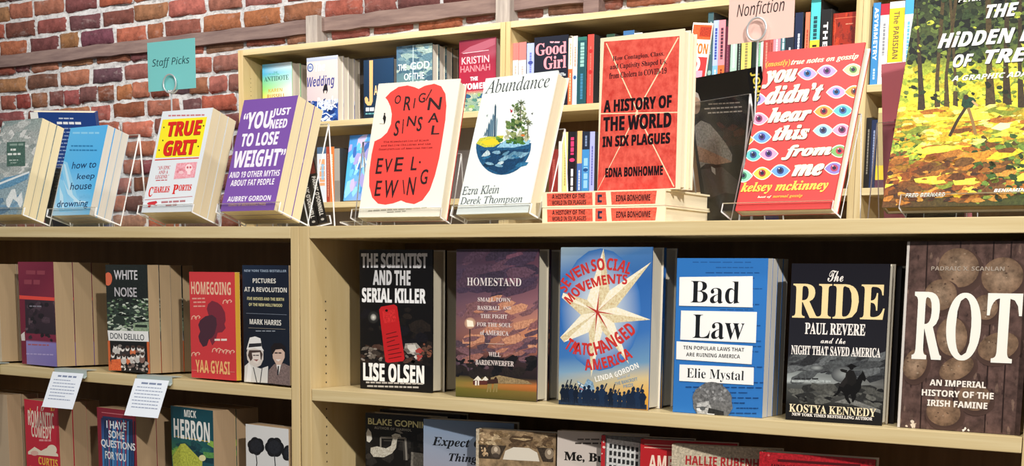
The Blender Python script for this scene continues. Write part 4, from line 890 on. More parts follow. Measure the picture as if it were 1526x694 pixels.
a.poly([(302, 440), (304, 392), (318, 380), (330, 392), (352, 400), (374, 392), (372, 444)], '#dfdcd6'); a.poly([(316, 380), (326, 400), (322, 440), (308, 440)], '#f2f0ec'); a.line([(330, 396), (340, 442)], 2.5, '#3a3a40'); a.line([(356, 398), (350, 444)], 2.5, '#3a3a40'); a.poly([(310, 352), (314, 338), (346, 334), (360, 344), (360, 372), (352, 390), (340, 396), (322, 388), (312, 372)], '#d9cfc6'); a.poly([(318, 344), (352, 344), (358, 356), (354, 374), (346, 364), (330, 366), (322, 378), (314, 360)], '#4a3a34'); a.poly([(326, 352), (350, 350), (352, 372), (342, 386), (330, 380)], '#e6dad0'); a.poly([(330, 372), (346, 372), (340, 378)], '#8a4a44'); a.bars(329, 358, 349, 361, '#2c2422', 1, 2)
a.poly([(310, 342), (320, 306), (336, 302), (352, 308), (356, 336), (362, 346), (334, 338)], '#f0eeea'); a.poly([(318, 324), (354, 322), (355, 332), (316, 336)], '#2a2a30')
a.poly([(372, 444), (376, 404), (392, 386), (420, 384), (436, 392), (437, 452)], '#7d6a66', 'n'); a.poly([(398, 388), (412, 386), (404, 420)], '#ece8e2'); a.line([(404, 392), (402, 420)], 4, '#26262c'); a.poly([(386, 340), (392, 328), (410, 326), (422, 336), (422, 366), (412, 388), (398, 388), (388, 368)], '#d6b8a6'); a.poly([(384, 352), (382, 334), (392, 322), (412, 322), (424, 334), (424, 352), (414, 340), (396, 342), (388, 356)], '#1c1618'); a.bars(392, 350, 416, 354, '#2a1f1c', 1, 2); a.poly([(396, 372), (412, 371), (404, 378)], '#f0e6de')
shelved(1, nth('navy paperback with a couple, she in a white beret, beside the bookcase upright', ''), .1255, .208, .024, -.1505, .018, zl(ZM, -.14) + .001, -7.5, '#141a26', a, False, TAN, GN)

# ------------------------------------------------------------------ bottom shelf, first low bookcase
GO = 'novels on the shelf below the handwritten cards'
BR_ = '#a98f70'
b = book('pale page-edge paperback at the far end of the shelf below the handwritten cards', .13, .212, .032, pose(-.948, .03, zl(ZL, -.94) + .001, -6), '#bda78a', Art(), pages=BR_, group=GO)
for k in (1, 2): copy_thing(b, (.004 * k, .034 * k, 0), ORD[k] + ' of the page-edge paperbacks at the far end below the handwritten cards')
a = Art((70, 498), (168, 512), (78, 812), (184, 826))
a.uvrect(0, 0, 1, 1, '#c8283c'); a.t('ROMANTIC', 81, 532, 157, 580, '#f0dcc8', 'sansb', .008); a.t('COMEDY', 91, 578, 151, 616, '#f0dcc8', 'sansb', .008); a.bars(112, 624, 150, 630, '#e79a9a', 1, 3)
for x in (88, 146, 152, 158, 110, 122, 128): a.line([(x, 520 + random.uniform(-4, 8)), (x + random.uniform(-4, 8), 536)], 2.2, random.choice(['#eec24a', '#f0a8a0', '#e8dcc8']))
a.ell(152, 656, 15, 16, '#f2e4cc'); a.poly([(80, 664), (100, 648), (120, 660), (138, 650), (170, 668), (172, 676), (80, 672)], '#f2e4cc'); a.ell(100, 668, 12, 8, '#e8b8a8'); a.t('CURTIS', 112, 678, 170, 702, '#f0c24a', 'sansb', .006); a.t('SITTENFELD', 84, 708, 172, 734, '#f0c24a', 'sansb', .006); a.blobs(84, 740, 178, 800, 16, 4, 10, ['#e8b8a8', '#f2e4cc', '#a81f34'], 1.4)
shelved(3, nth('crimson paperback with cream capitals and sparks, front of three', 'copy of the crimson paperback, behind the cream capitals'), .128, .207, .031, -.776, .026, zl(ZL, -.776) + .001, -8, '#b4263a', a, False, BR_, GO, gap=.001)
a = Art((292, 535), (402, 545), (300, 852), (414, 864))
a.uvrect(0, 0, 1, 1, '#8a2434'); a.poly([(308, 562), (394, 569), (404, 850), (312, 840)], '#23365c'); a.grad(.1, .92, [(0, '#2a5f9a', '#1c3d70'), (.5, '#3f7fb8', '#2a5a94'), (.8, '#2a4a80', '#24406e'), (.9, '#23294a', '#2a2c4a')]); random.seed(17)
for k in range(15): x = 314 + k * 6; a.poly([(x, 575 + random.uniform(-6, 8)), (x + 3, 575), (x + 2.4, 840), (x + .4, 836)], random.choice(['#12203c', '#5fa2d4', '#0f1830', '#3f78b4', '#a83248']))
a.line([(306, 551), (390, 558)], 2, '#d07a80')
for s, b in (('I HAVE', (320, 575, 376, 598)), ('SOME', (326, 604, 371, 627)), ('QUESTIONS', (304, 632, 402, 658)), ('FOR YOU', (316, 668, 376, 692))): a.t(s, *b, '#eef2f4', 'sans', .02)
a.t('REBECCA', 318, 720, 392, 744, '#f0d9a8', 'sans', .02); a.t('MAKKAI', 322, 752, 392, 776, '#f0d9a8', 'sans', .02)
shelved(2, nth('maroon-bordered paperback with blue drips and thin white capitals, front of two', 'copy of the maroon-bordered paperback, behind the blue drips'), .128, .206, .046, -.553, .024, zl(ZL, -.553) + .001, -7, '#8a2434', a, False, BR_, GO, gap=.001)
a = Art((66, 540), (175, 553), (72, 882), (186, 896))
a.grad(0, 1, [(0, '#12323a', '#1a4046'), (.4, '#1f5058', '#2c6a5c'), (.6, '#3a7a50', '#1c5060'), (.75, '#185864', '#14505c'), (1, '#0d3c48', '#10444e')]); random.seed(18)
a.blobs(70, 650, 180, 700, 26, 4, 14, ['#5f9a50', '#2a6a60', '#123a44', '#8ab44a', '#1c4a50'], 2, 'n', 20, 20); a.poly([(70, 690), (92, 652), (104, 650), (150, 700), (150, 720), (72, 720)], '#b9c04a', 'n'); a.ell(150, 690, 9, 9, '#efe8b0'); a.line([(80, 630), (168, 642)], 2.4, '#d8b03a')
a.t('MICK', 102, 551, 133, 572, '#f2f2ec', 'sansb', .004); a.t('HERRON', 74, 576, 168, 634, '#f2f2ec', 'sansb', .012); a.t('SLOW HORSES', 80, 740, 172, 780, '#f0d24a', 'sansb', .006)
shelved(2, nth('dark teal paperback with white capitals and a yellow back edge, front of two', 'copy of the dark teal paperback, behind the white capitals'), .136, .222, .05, -.353, .03, zl(ZL, -.353) + .001, -10, '#14505c', a, False, BR_, GO, back_c='#e0b42c', gap=.001)
a = Art((320, 563), (437, 575), (324, 870), (445, 882))
a.uvrect(0, 0, 1, 1, '#dcdcda')
for x, y, r in ((349, 624, 23), (400, 625, 25), (440, 640, 20), (352, 760, 24), (420, 800, 24)):
    for k in range(6): t = k * 1.05 + x; a.ell(x + r * .5 * math.cos(t), y + r * .5 * math.sin(t), r * .55, r * .62, '#15161a', n=14)
    a.ell(x, y, r * .7, r * .75, '#22242a', 'n'); a.line([(x, y + r * .8), (x + 3, y + r * 2), (x - 2, y + r * 3.4)], 2.6, '#2a2c30')
a.line([(368, 694), (362, 680)], 2, '#2a2c30'); a.t('Th', 379, 684, 399, 706, '#1c1d22', 'serif', .004)
shelved(1, nth('white paperback with black poppies beside the bookcase upright', ''), .122, .203, .03, -.153, .022, zl(ZL, -.14) + .001, -9, '#dcdcda', a, False, BR_, GO)

# ------------------------------------------------------------------ bottom shelf, second low bookcase: books overlapping like roof tiles
GQ = 'half-seen books on the shelf below the potato and baseball books'
ZB = ZL + .0006
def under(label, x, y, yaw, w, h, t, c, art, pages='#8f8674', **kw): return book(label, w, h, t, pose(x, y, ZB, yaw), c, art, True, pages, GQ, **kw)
a = Art((68, 78), (391, 88), (68, 700), (391, 720)); random.seed(19)
a.uvrect(0, 0, 1, 1, '#141210'); a.blobs(72, 160, 390, 700, 90, 8, 34, ['#211e1b', '#2c2926', '#1a1816', '#38332e'], 1.2, 'n'); a.t('BLAKE GOPNIK', 80, 101, 338, 131, '#e6e0a4', 'sans', .022); a.t('AUTHOR OF WARHOL', 108, 139, 272, 151, '#a9a69a', 'sansb')
a.poly([(72, 172), (80, 150), (94, 168), (98, 200), (86, 216), (74, 210)], '#d6d2c6'); a.line([(136, 190), (245, 188), (250, 290)], 9, '#8a847a'); a.line([(136, 190), (136, 240)], 7, '#8a847a'); a.line([(150, 204), (236, 202), (240, 290)], 4, '#4a4640')
a.poly([(92, 240), (120, 232), (160, 240), (182, 226), (190, 190), (184, 178), (200, 168), (222, 172), (228, 186), (214, 184), (208, 200), (204, 236), (186, 262), (150, 282), (104, 282), (90, 262)], '#c8c2b2', 'n'); a.poly([(270, 250), (330, 256), (332, 330), (268, 320)], '#7d786e', 'n'); a.poly([(200, 158), (224, 168), (236, 166), (214, 150)], '#8a847a')
under('black hardcover with pale yellow capitals and picture-frame art, foremost beside the peg holes', .083, .075, 3, .155, .236, .028, '#141210', a)
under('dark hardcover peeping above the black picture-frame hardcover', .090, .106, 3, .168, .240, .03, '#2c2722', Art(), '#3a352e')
a = Art((330, 100), (733, 108), (330, 720), (733, 740))
a.grad(0, 1, [(0, '#8f8a96', '#a09a9c'), (.6, '#9a97a2', '#a8a2a4'), (.85, '#8d99ac', '#8596ac'), (1, '#7f97b4', '#7890b0')]); a.t('Expect Great', 370, 176, 700, 226, '#16181c', 'bi', .008); a.t('Things', 446, 246, 592, 292, '#16181c', 'bi', .008)
under('blue-grey hardcover with brush-script lettering, below the baseball hardcover', .237, .038, 11, .163, .238, .026, '#8d99ac', a)
a = Art((600, 172), (930, 175), (600, 790), (930, 800)); random.seed(20)
a.uvrect(0, 0, 1, 1, '#8a7356', 'c'); a.uvrect(0, 0, .04, 1, '#b7a890', 'n'); a.blobs(616, 185, 920, 240, 60, 4, 13, ['#6a543c', '#a58c6a', '#55422f', '#b9a27e', '#7d6648'], 2.2, 'n', 0, 40); a.poly([(738, 210), (752, 194), (790, 198), (800, 188), (838, 196), (836, 214), (800, 222), (750, 224)], '#4f3d2b', 'n'); a.poly([(748, 206), (800, 202), (832, 206), (800, 214)], '#b49c76', 'n')
a.poly([(612, 240), (728, 240), (700, 300), (612, 300)], '#3a3026', 'n'); a.poly([(854, 240), (922, 240), (922, 300), (880, 300)], '#3a3026', 'n'); a.ell(684, 264, 20, 24, '#8a7a66', n=18); a.ell(684, 258, 8, 11, '#c9b8a0', n=14); a.ell(684, 284, 15, 10, '#4a3f36', n=14); a.ell(905, 264, 18, 24, '#8a7a66', n=18); a.ell(905, 258, 8, 11, '#c9b8a0', n=14); a.poly([(714, 300), (724, 262), (758, 244), (822, 244), (856, 262), (866, 300)], '#d6cdbc'); a.blobs(616, 180, 650, 290, 20, 4, 10, ['#b99a74', '#5f4a36', '#c9ad88'], .8, 'n')
under('tan hardcover printed as carved stone relief with oval portraits', .356, .020, 9, .139, .231, .022, '#8a7356', a)
a = Art((932, 150), (1256, 168), (932, 772), (1256, 790))
a.uvrect(0, 0, 1, 1, '#c8bdb4'); a.bars(1002, 184, 1150, 190, '#5a524c', 1, 5); a.bars(990, 200, 1150, 207, '#4a423c', 1, 5); a.t('Me, But', 958, 238, 1122, 280, '#15120f', 'serif', .02); a.t('Better', 984, 300, 1160, 344, '#15120f', 'serif', .02)
under('pale beige hardcover with heavy black title, between the carved relief and grey building', .4975, .040, 14, .145, .236, .016, '#c8bdb4', a)
a = Art((0, 0), (100, 0), (0, 150), (100, 150)); random.seed(22)
a.uvrect(0, 0, 1, 1, '#5d5d5c', 'n'); a.poly([(6, 3), (42, 6), (60, 14), (60, 42), (30, 48), (6, 40)], '#c9c9c6', 'n'); a.poly([(42, 6), (60, 14), (60, 42), (42, 44)], '#8f8f8c', 'n')
for r_ in range(5):
    for k in range(7): a.rect(9 + k * 4.8, 8 + r_ * 7 + k * .4, 12 + k * 4.8, 12.5 + r_ * 7 + k * .4, '#2a2a2a')
a.blobs(6, 44, 98, 75, 50, 2, 7, ['#2c2c2b', '#8a8a86', '#d0d0cc', '#48484a', '#1a1a1a'], 1.4, 'n'); a.uvrect(0, 0, .045, 1, '#b3262c'); a.blobs(0, 5, 5, 145, 24, .8, 1.6, ['#e9c9c0'], 1); a.rect(62, 4, 98, 40, '#a8a8a4', 'n')
under('hardcover with a grey street-corner building photo and a dotted red edge', .576, .0415, 14, .145, .234, .016, '#5d5d5c', a)
a = Art((0, 0), (100, 0), (0, 150), (100, 150)); a.uvrect(0, 0, 1, 1, '#b32026'); a.rect(4, 4.5, 96, 5.4, '#e6b0a0'); a.rect(4, 7.5, 96, 8.4, '#e6b0a0'); a.t('AMERICAN', 9, 15, 72, 31, '#f0d8c4', 'sansb', .01)
under('bright red hardcover with cream capitals under two thin lines', .645, .0400, 14, .147, .233, .016, '#b32026', a)
a = Art((38, 185), (440, 197), (38, 770), (440, 790)); a.uvrect(0, 0, 1, 1, '#b9ad96', 'n'); a.t('HALLIE RUBENHOLD', 90, 227, 452 - 22, 264, '#a8252a', 'sansb', .012); a.t('STORY OF A MURDER', 90, 300, 400, 360, '#2a2420', 'sansb', .012)
under('stone-coloured hardcover with dark red capitals, below the blue white-box hardcover', .700, .0355, 14, .164, .230, .016, '#b9ad96', a)
a = Art((400, 203), (890, 205), (400, 800), (890, 820)); a.uvrect(0, 0, 1, 1, '#a51c25', 'n'); a.rect(480, 226, 830, 236, '#4d1014'); a.t('ANNIE KARNI AND LUKE BROADWATER', 450, 246, 830, 262, '#3a0d10', 'sansb', .008); a.rect(480, 275, 800, 300, '#4d1014', 'n'); a.ell(440, 214, 5, 4, '#d0605c'); a.ell(870, 222, 6, 4, '#c04a48')
under('glossy deep red hardcover with dark lettering, nearest the potato hardcover', .843, .028, 6, .165, .230, .026, '#a51c25', a)

# ------------------------------------------------------------------ tall bookcases: face-out novels
GF = 'face-out novels in the tall bookcase'
a = Art((222, 128), (410, 107), (228, 575), (412, 560)); 
a.grad(0, 1, [(0, '#e8a24a', '#f0b070'), (.2, '#f0c048', '#f3d9b0'), (.3, '#f2a04a', '#f6e8d0'), (.42, '#e6cf45', '#f2f0d8'), (.58, '#8fcf60', '#e6f2e4'), (.72, '#6cc08a', '#bfe4da'), (.85, '#3aa0c8', '#a8dbe8'), (1, '#4ab0d8', '#e4f0f2')])
a.t('THE', 295, 178, 320, 190, '#3a8a7a', 'sans', .01); a.t('ANTIDOTE', 235, 215, 390, 250, '#1f4a44', 'serif', -.004); a.t('KAREN', 262, 302, 350, 326, '#c9a03a', 'sansb'); a.t('RUSSELL', 254, 342, 368, 370, '#b9803a', 'sansb'); a.bars(260, 192, 330, 197, '#4aa890', 1, 3)
shelved(2, nth('rainbow-gradient hardcover standing next to the bookcase side, front of two', 'copy of the rainbow-gradient hardcover, in shade behind it'), .149, .228, .046, -2.0965, YB + .055, Z1 + .0006, -1, '#8fcf90', a, True, '#d4cbbb', GF)
a = Art((308, 97), (410, 88), (315, 310), (415, 312)); random.seed(23)
a.uvrect(0, 0, 1, 1, '#d9cdc9'); a.grad(0, 1, [(0, '#c9b4b8', '#cfc0be'), (.5, '#cdbcc0', '#dbd0cb'), (.93, '#d8cdca', '#e0d6d0'), (.95, '#a9b4cc', '#b4bccf'), (1, '#b9c2d6', '#c9cfdc')])
a.poly([(312, 262), (330, 250), (352, 240), (372, 250), (392, 238), (413, 246), (415, 312), (315, 310)], '#2a55a0'); a.blobs(313, 240, 414, 310, 90, 3, 9, ['#1f3f8a', '#2f5aa8', '#e9edf2', '#16306c', '#7f9fd0', '#c4d2e6', '#24498f'], 1.7, 'p', -20, 35)
for x0, y0 in ((318, 262), (352, 285), (372, 258), (330, 300)): a.line([(x0, y0 + 12), (x0 + 10, y0), (x0 + 24, y0 - 4), (x0 + 38, y0 + 8)], 3, '#e9f0f6'); a.line([(x0, y0 + 17), (x0 + 10, y0 + 5), (x0 + 24, y0 + 1), (x0 + 38, y0 + 13)], 2.5, '#1b3a80')
a.ell(321, 128, 10, 14, '#3a5a9a'); a.ell(321, 128, 7, 10, '#dfe4ee'); a.bars(315, 124, 327, 131, '#3a5a9a', 2, 1)
a.t('The', 337, 112, 370, 142, '#f6f4f2', 'handb', .01); a.t('Wedding', 312, 158, 401, 202, '#3a3f8a', 'handb', -.006); a.t('People', 345, 226, 408, 275, '#f4f6f8', 'handb', .006)
a.poly([(368, 188), (374, 182), (378, 190), (380, 205), (376, 216), (366, 214), (364, 204)], '#1c1a24'); a.poly([(369, 206), (376, 206), (375, 216), (368, 216)], '#e8d0c4')
shelved(4, nth('pale pink hardcover with blue waves and hand lettering, front of four', 'copy of the pale pink blue-wave hardcover, page edge showing'), .149, .231, .030, -1.857, YB + .032, Z1 + .0006, -1, '#d9cdc9', a, True, '#dbd2c2', GF)
a = Art((497, 108), (595, 98), (500, 305), (598, 303))
a.uvrect(0, 0, 1, 1, '#14304f'); a.grad(0, 1, [(0, '#10222f', '#122a38'), (.3, '#122a44', '#163654'), (1, '#15304c', '#1a3d60')])
a.poly([(516, 108), (528, 107), (529, 245), (524, 258), (512, 258), (504, 248), (502, 234), (508, 228), (514, 236), (514, 246), (518, 244)], '#f0b878'); a.ell(507, 236, 5, 7, '#f0b878'); a.t('AMES', 533, 192, 578, 224, '#f0c890', 'sansb'); a.bars(505, 265, 535, 277, '#dfe4ea', 1, 2); a.bars(505, 283, 540, 288, '#5f9aa0', 1, 3)
shelved(2, nth('navy hardcover with a tall peach initial, front of two', 'copy of the navy hardcover, in shade behind the tall peach initial'), .134, .205, .034, -1.595, YB + .036, Z1 + .0006, 0, '#14304f', a, True, '#8d8780', GF)
a = Art((259, 138), (508, 108), (262, 740), (512, 730)); random.seed(24)
a.grad(0, 1, [(0, '#3a5a62', '#4a6a62'), (.5, '#5d8088', '#6a8a84'), (.75, '#4a6e84', '#7d9690'), (1, '#4d7090', '#8a9e94')]); a.blobs(262, 125, 508, 420, 70, 10, 30, ['#6f8f98', '#587a88', '#8fa8a4', '#456678', '#a3b7ae', '#3d5c70'], 1.8, 'n', -15, 40); a.poly([(374, 124), (379, 124), (382, 700), (372, 700)], '#b9cdd0'); a.bars(400, 160, 480, 165, '#d4ded8', 3, 3)
a.t('THE', 272, 290, 330, 345, '#e9f0ee', 'sans', .012); a.t('GOD', 358, 273, 492, 335, '#f2f6f4', 'sans', .012); a.t('OF THE', 314, 368, 455, 425, '#e9f0ee', 'sans', .012); a.t('WOODS', 290, 440, 480, 500, '#e9f0ee', 'sans', .012)
shelved(4, nth('grey-blue cloudy hardcover with white capitals, front of four behind the red apple book', 'copy of the grey-blue cloudy hardcover, page edge showing'), .156, .240, .036, -1.446, YB + .034, Z1 + .0006, -1, '#4a6a7a', a, True, '#cfc8bc', GF, gap=.004)
a = Art((728, 95), (970, 62), (745, 650), (985, 635)); random.seed(25)
a.uvrect(0, 0, 1, 1, '#9a1f38'); a.grad(0, 1, [(.35, '#a8203a', '#b02a44'), (.7, '#a4203a', '#96283e'), (.8, '#8a1c34', '#a04a5c'), (1, '#7a2034', '#8a3444')]); a.poly([(740, 190), (800, 140), (930, 80), (968, 72), (968, 120), (860, 180)], '#a85868'); a.line([(755, 192), (926, 164)], 4, '#f0c8cc')
a.grad(0, 1, [(0, '#7f9a78', '#5f8a90'), (.24, '#a8b48a', '#7f9aa0'), (.3, '#c43a4a', '#b04a5a')], 'n'); a.blobs(760, 500, 980, 640, 40, 6, 20, ['#4a7a70', '#c9c9a0', '#2a5a7a', '#8aa860', '#e0d0a8'], 1.5, 'n')
a.t('KRISTIN', 750, 222, 932, 278, '#f2b8bc', 'sans', .014); a.t('HANNAH', 744, 290, 940, 340, '#e8888f', 'sans', .014); a.t('THE', 812, 372, 862, 402, '#ffffff', 'sansb', .01); a.t('WOMEN', 750, 426, 928, 474, '#ffffff', 'sansb', .02)
shelved(1, nth('crimson hardcover with white and pink capitals at the end of the face-out row', ''), .152, .238, .045, -1.176, YB + .03, Z1 + .0006, -1.5, '#9a1f38', a, True, '#cfc6bc', GF)
a = Art((165, 190), (345, 170), (165, 560), (345, 550))
a.uvrect(0, 0, 1, 1, '#1a1d2a'); a.bars(248, 208, 300, 216, '#f0b4c0', 2, 2); a.t('Good', 172, 222, 336, 286, '#e8929c', 'serif', .012); a.t('Girl', 216, 290, 335, 358, '#e8929c', 'serif', .012); a.bars(292, 374, 334, 390, '#c4c8cc', 3, 2); a.bars(176, 380, 210, 385, '#c4c8cc', 1, 2); a.t('ARIA ABER', 190, 450, 320, 500, '#e8929c', 'serif')
shelved(1, nth('black hardcover with big pink serif lettering among spine-out books', ''), .129, .221, .03, -.867, YB + .016, Z1 + .0006, 0, '#1a1d2a', a, True, '#6a625c', GF)

# ------------------------------------------------------------------ tall bookcases: spine-out books
def spined(label, x0, x1, h, zs, c, spine=None, y=YB + .016, group=None, wd=.14, lean=0, hard=False, pages='#dccfb4'):
    t = x1 - x0 - .0005
    m_ = Matrix.Translation((x1 - .0002, y, zs + .0006)) @ Matrix.Rotation(math.radians(lean), 4, 'Y') @ Matrix.Rotation(math.radians(90), 4, 'Z')
    return book(label, wd + random.uniform(-.004, .004), h, t, m_, c, None, hard, pages, group, spine)
def S(bg, *parts):
    s = Art((0, 0), (100, 0), (0, 10), (100, 10)); s.uvrect(0, 0, 1, 1, bg)
    for p in parts:
        if p[0] == 'r': s.poly([(p[1], 0), (p[2], 0), (p[2], 10), (p[1], 10)], p[3])
        elif p[0] == 'b': s.bars(p[1], (p[4] if len(p) > 4 else 3) + .6, p[2], (p[5] if len(p) > 5 else 6.8) - .6, p[3], 1, p[6] if len(p) > 6 else max(2, int((p[2] - p[1]) / 4.2)))
        elif p[0] == 't': s.t(p[1], p[2], p[5] if len(p) > 5 else 2.2, p[3], p[6] if len(p) > 6 else 8, p[4], 'sansb', .012)
        elif p[0] == 'k': s.ell(p[1], 5, 3, 3.4, p[2], n=12)
    return s
G1 = 'spine-out books on the shelf behind the pink note card'
L1_ = [
 ('white spine with a salmon top, at the end beside the upright', -.9495, -.928, .210, S('#e6dcd4', ('r', 0, 26, '#ec7a74'), ('b', 34, 92, '#d8a8a0'))),
 ('white spine with a salmon top, touching the lavender spine', -.928, -.899, .211, S('#e9e0d8', ('r', 0, 27, '#ec7a74'), ('b', 36, 80, '#d8a8a0'), ('k', 92, '#c9b0a8'))),
 ('lavender-blue spine with dark flecks beside the black pink-lettered book', -.898, -.869, .206, S('#a9b4e0', ('b', 12, 55, '#6a74b8'), ('k', 30, '#3f4a90'), ('k', 66, '#5a4a90'), ('k', 80, '#7f5a90'))),
 ('cream spine turning orange below, right after the pink-lettered book', -.7365, -.721, .209, S('#efe0c4', ('r', 46, 100, '#e2663c'), ('b', 8, 40, '#c9a07a'), ('b', 52, 94, '#f0c8a0'))),
 ('cream and pale blue spine between the orange and deep teal spines', -.7205, -.7035, .214, S('#f2dccc', ('r', 55, 100, '#bcd4e4'), ('b', 14, 46, '#b98a70'), ('k', 60, '#3a5a8a'), ('b', 66, 94, '#e4eef4'))),
 ('deep teal spine with pale curling letters', -.7025, -.6695, .209, S('#1f4a52', ('b', 8, 44, '#8fb8b0', 2, 7.5, 6), ('b', 52, 92, '#3f7a9a', 3, 7), ('r', 0, 5, '#2f6a60'))),
 ('coral red spine standing next to the upright red-panel hardcover', -.6655, -.6425, .214, S('#e4483e', ('b', 16, 88, '#f28a78', 4, 6), ('k', 24, '#b02a2a'), ('k', 54, '#b02a2a'))),
 ('dark green spine hidden behind the upright red-panel hardcover', -.60, -.57, .21, S('#2f4a3c')), ('tan spine hidden behind the upright red-panel hardcover', -.569, -.54, .20, S('#c9a878')),
 ('mid-blue spine hidden behind the upright red-panel hardcover', -.539, -.50, .215, S('#3f6a9a')), ('white spine hidden behind the upright red-panel hardcover', -.499, -.47, .205, S('#e6e2d8')),
 ('tall dark teal-grey spine rising above its neighbours', -.2500, -.2320, .245, S('#3d5c62', ('b', 10, 50, '#a8c0c0', 3, 6), ('k', 72, '#8fb0a8'))),
 ('pale lavender spine with blue letters beside the tall teal-grey one', -.2312, -.2125, .220, S('#aab8e4', ('b', 10, 52, '#3a4a9a', 2.4, 7.5), ('r', 60, 100, '#7ab0d8'), ('b', 64, 92, '#e4ecf4'))),
 ('pink spine turning orange below with dark letters', -.212, -.190, .219, S('#ea8a92', ('b', 10, 52, '#4a2a3a', 2.4, 7.5), ('r', 60, 100, '#dc6a34'), ('b', 64, 94, '#7a2a1c'))),
 ('dark maroon spine behind the lower corner of the pink note card', -.1895, -.1745, .199, S('#5a1f34', ('b', 20, 80, '#8a4a5a'))),
 ('pale green spine with a black foot below the pink note card', -.173, -.1515, .190, S('#a8c4b4', ('b', 14, 60, '#e4eee6'))),
 ('narrow black spine between the pale green and yellow spines', -.151, -.1365, .188, S('#1f2422', ('b', 20, 70, '#7a8a80'))),
 ('butter-yellow spine with grey letters below the pink note card', -.136, -.104, .197, S('#ecd36a', ('b', 16, 84, '#8a8050', 3, 7), ('k', 18, '#d8f0f0'))),
 ('dark green-black spine beside the butter-yellow one', -.1035, -.090, .18, S('#1c2a22')),
 ('slim light green spine next to the dark green-black one', -.0895, -.077, .178, S('#7fb890', ('b', 20, 80, '#3f7a58'))),
 ('slim white spine beneath the coil of the pink note card', -.0765, -.0685, .18, S('#d8dcd6')),
 ('brick-red spine, wider of the two beneath the coil', -.068, -.048, .186, S('#a8443e', ('b', 20, 80, '#d88a7a'))),
 ('rust-red spine, narrower of the two beneath the coil', -.0475, -.0365, .184, S('#b4524a', ('b', 20, 80, '#7a2a28'))),
 ('rose-pink spine with pale letters under the pink note card', -.036, -.013, .190, S('#d88a96', ('b', 16, 80, '#f6dcdc', 3.4, 6.6))),
 ('teal and white mottled spine under the pink note card', -.0125, .0025, .200, S('#3f6a74', ('b', 8, 90, '#dfeaea', 2, 7, 9))),
 ('charcoal-navy spine with white letters, shorter of the dark pair', .003, .027, .206, S('#232a38', ('b', 40, 84, '#e4e8ec', 3, 6.4))),
 ('charcoal-navy spine with white letters, taller of the dark pair', .029, .053, .219, S('#1c2744', ('b', 26, 88, '#e9edf4', 2.8, 6.4))),
 ('slim coral spine beside the turquoise and yellow one', .0615, .0755, .217, S('#ec7a5a', ('b', 22, 90, '#a83a2a', 3, 7))),
 ('tall spine, turquoise above and yellow below, with black letters', .076, .1055, .250, S('#52c4c4', ('r', 45, 100, '#f2d43a'), ('b', 18, 44, '#1f4a54', 2.6, 7.6), ('b', 50, 96, '#2a2418', 2.2, 8))),
 ('black spine with spaced white capitals beside a red cover', .106, .138, .221, S('#1b1a1b', ('t', 'THE', 16, 48, '#efe9e4', 3, 7.4), ('b', 56, 58, '#d8d2cc'), ('t', 'P', 66, 76, '#efe9e4', 3, 7.4))),
]
for lb, x0, x1, h, s_ in L1_: spined(lb, x0, x1, h, Z1, '#3a3a3a', s_, YB + .014 + random.uniform(0, .006), G1)
a = Art((0, 0), (100, 0), (0, 150), (100, 150)); random.seed(26); a.uvrect(0, 0, 1, 1, '#9a2a1a'); a.blobs(2, 2, 98, 148, 40, 6, 20, ['#b4381c', '#7a1f16', '#8f2a1a', '#5a1712'], .7, 'n', 10, 20); a.line([(8, 10), (92, 10)], 1.4, '#d86a4a'); a.line([(8, 12), (8, 140)], 1, '#d86a4a'); a.bars(50, 22, 86, 24, '#d8886a', 1, 3)
book('red hardcover turned face out between the black spine and the upright', .074, .209, .03, pose(.1395, YB + .03, Z1 + .0006, 0), '#9a2a1a', a, True, group=G1)
a = Art((0, 0), (100, 0), (0, 150), (100, 150)); a.uvrect(0, 0, 1, 1, '#efe6da'); a.rect(4, 4, 98, 34, '#d8582c', 'n'); a.rect(40, 8, 96, 28, '#a8341c', 'n'); a.t('TON', 20, 42, 92, 64, '#e0702c', 'sansb', .02); a.rect(4, 70, 96, 146, '#d83a3a'); a.ell(40, 86, 24, 16, '#f2ece4'); a.ell(40, 86, 9, 7, '#d83a3a'); a.poly([(10, 100), (80, 98), (84, 128), (40, 120), (12, 126)], '#f0a0b4')
m_ = pose(-.322, YB + .012, Z1 + .0095, 0, 0, 7); b = book('white paperback with orange lettering leaning against the tall teal-grey spine', .066, .212, .016, m_, '#efe6da', a, group=G1)
G3 = 'spine-out novels behind the forest picture book'
for lb, x0, x1, h, s_ in (
 ('light blue spine with white capitals, first beside the upright', .262, .284, .224, S('#3f86c0', ('t', 'ASYMMETRY', 6, 70, '#e9f2f8', 2.4, 7.6), ('b', 80, 94, '#bcd8ec'))),
 ('white spine with a red cap, between the light blue and yellow spines', .2845, .3095, .219, S('#e9e6e0', ('r', 0, 14, '#b4283a'), ('b', 24, 64, '#8a8a90', 3, 7), ('b', 78, 92, '#c4a0a0'))),
 ('white spine with a broad yellow panel and grey serif title', .310, .353, .222, S('#ecebe4', ('r', 8, 74, '#f0c82c'), ('t', 'The PARISIAN', 12, 70, '#7a6a3a', 3, 7), ('b', 82, 92, '#a8a49a'))),
 ('white and sky-blue spine touching the forest picture book', .3535, .378, .231, S('#dfe8ee', ('r', 0, 20, '#4aa4d8'), ('b', 26, 80, '#6ab0d8', 3, 7)))):
    spined(lb, x0, x1, h, Z1, '#3a3a3a', s_, YB + .012, G3)
G2 = 'books on the tall bookcases’ second shelf'
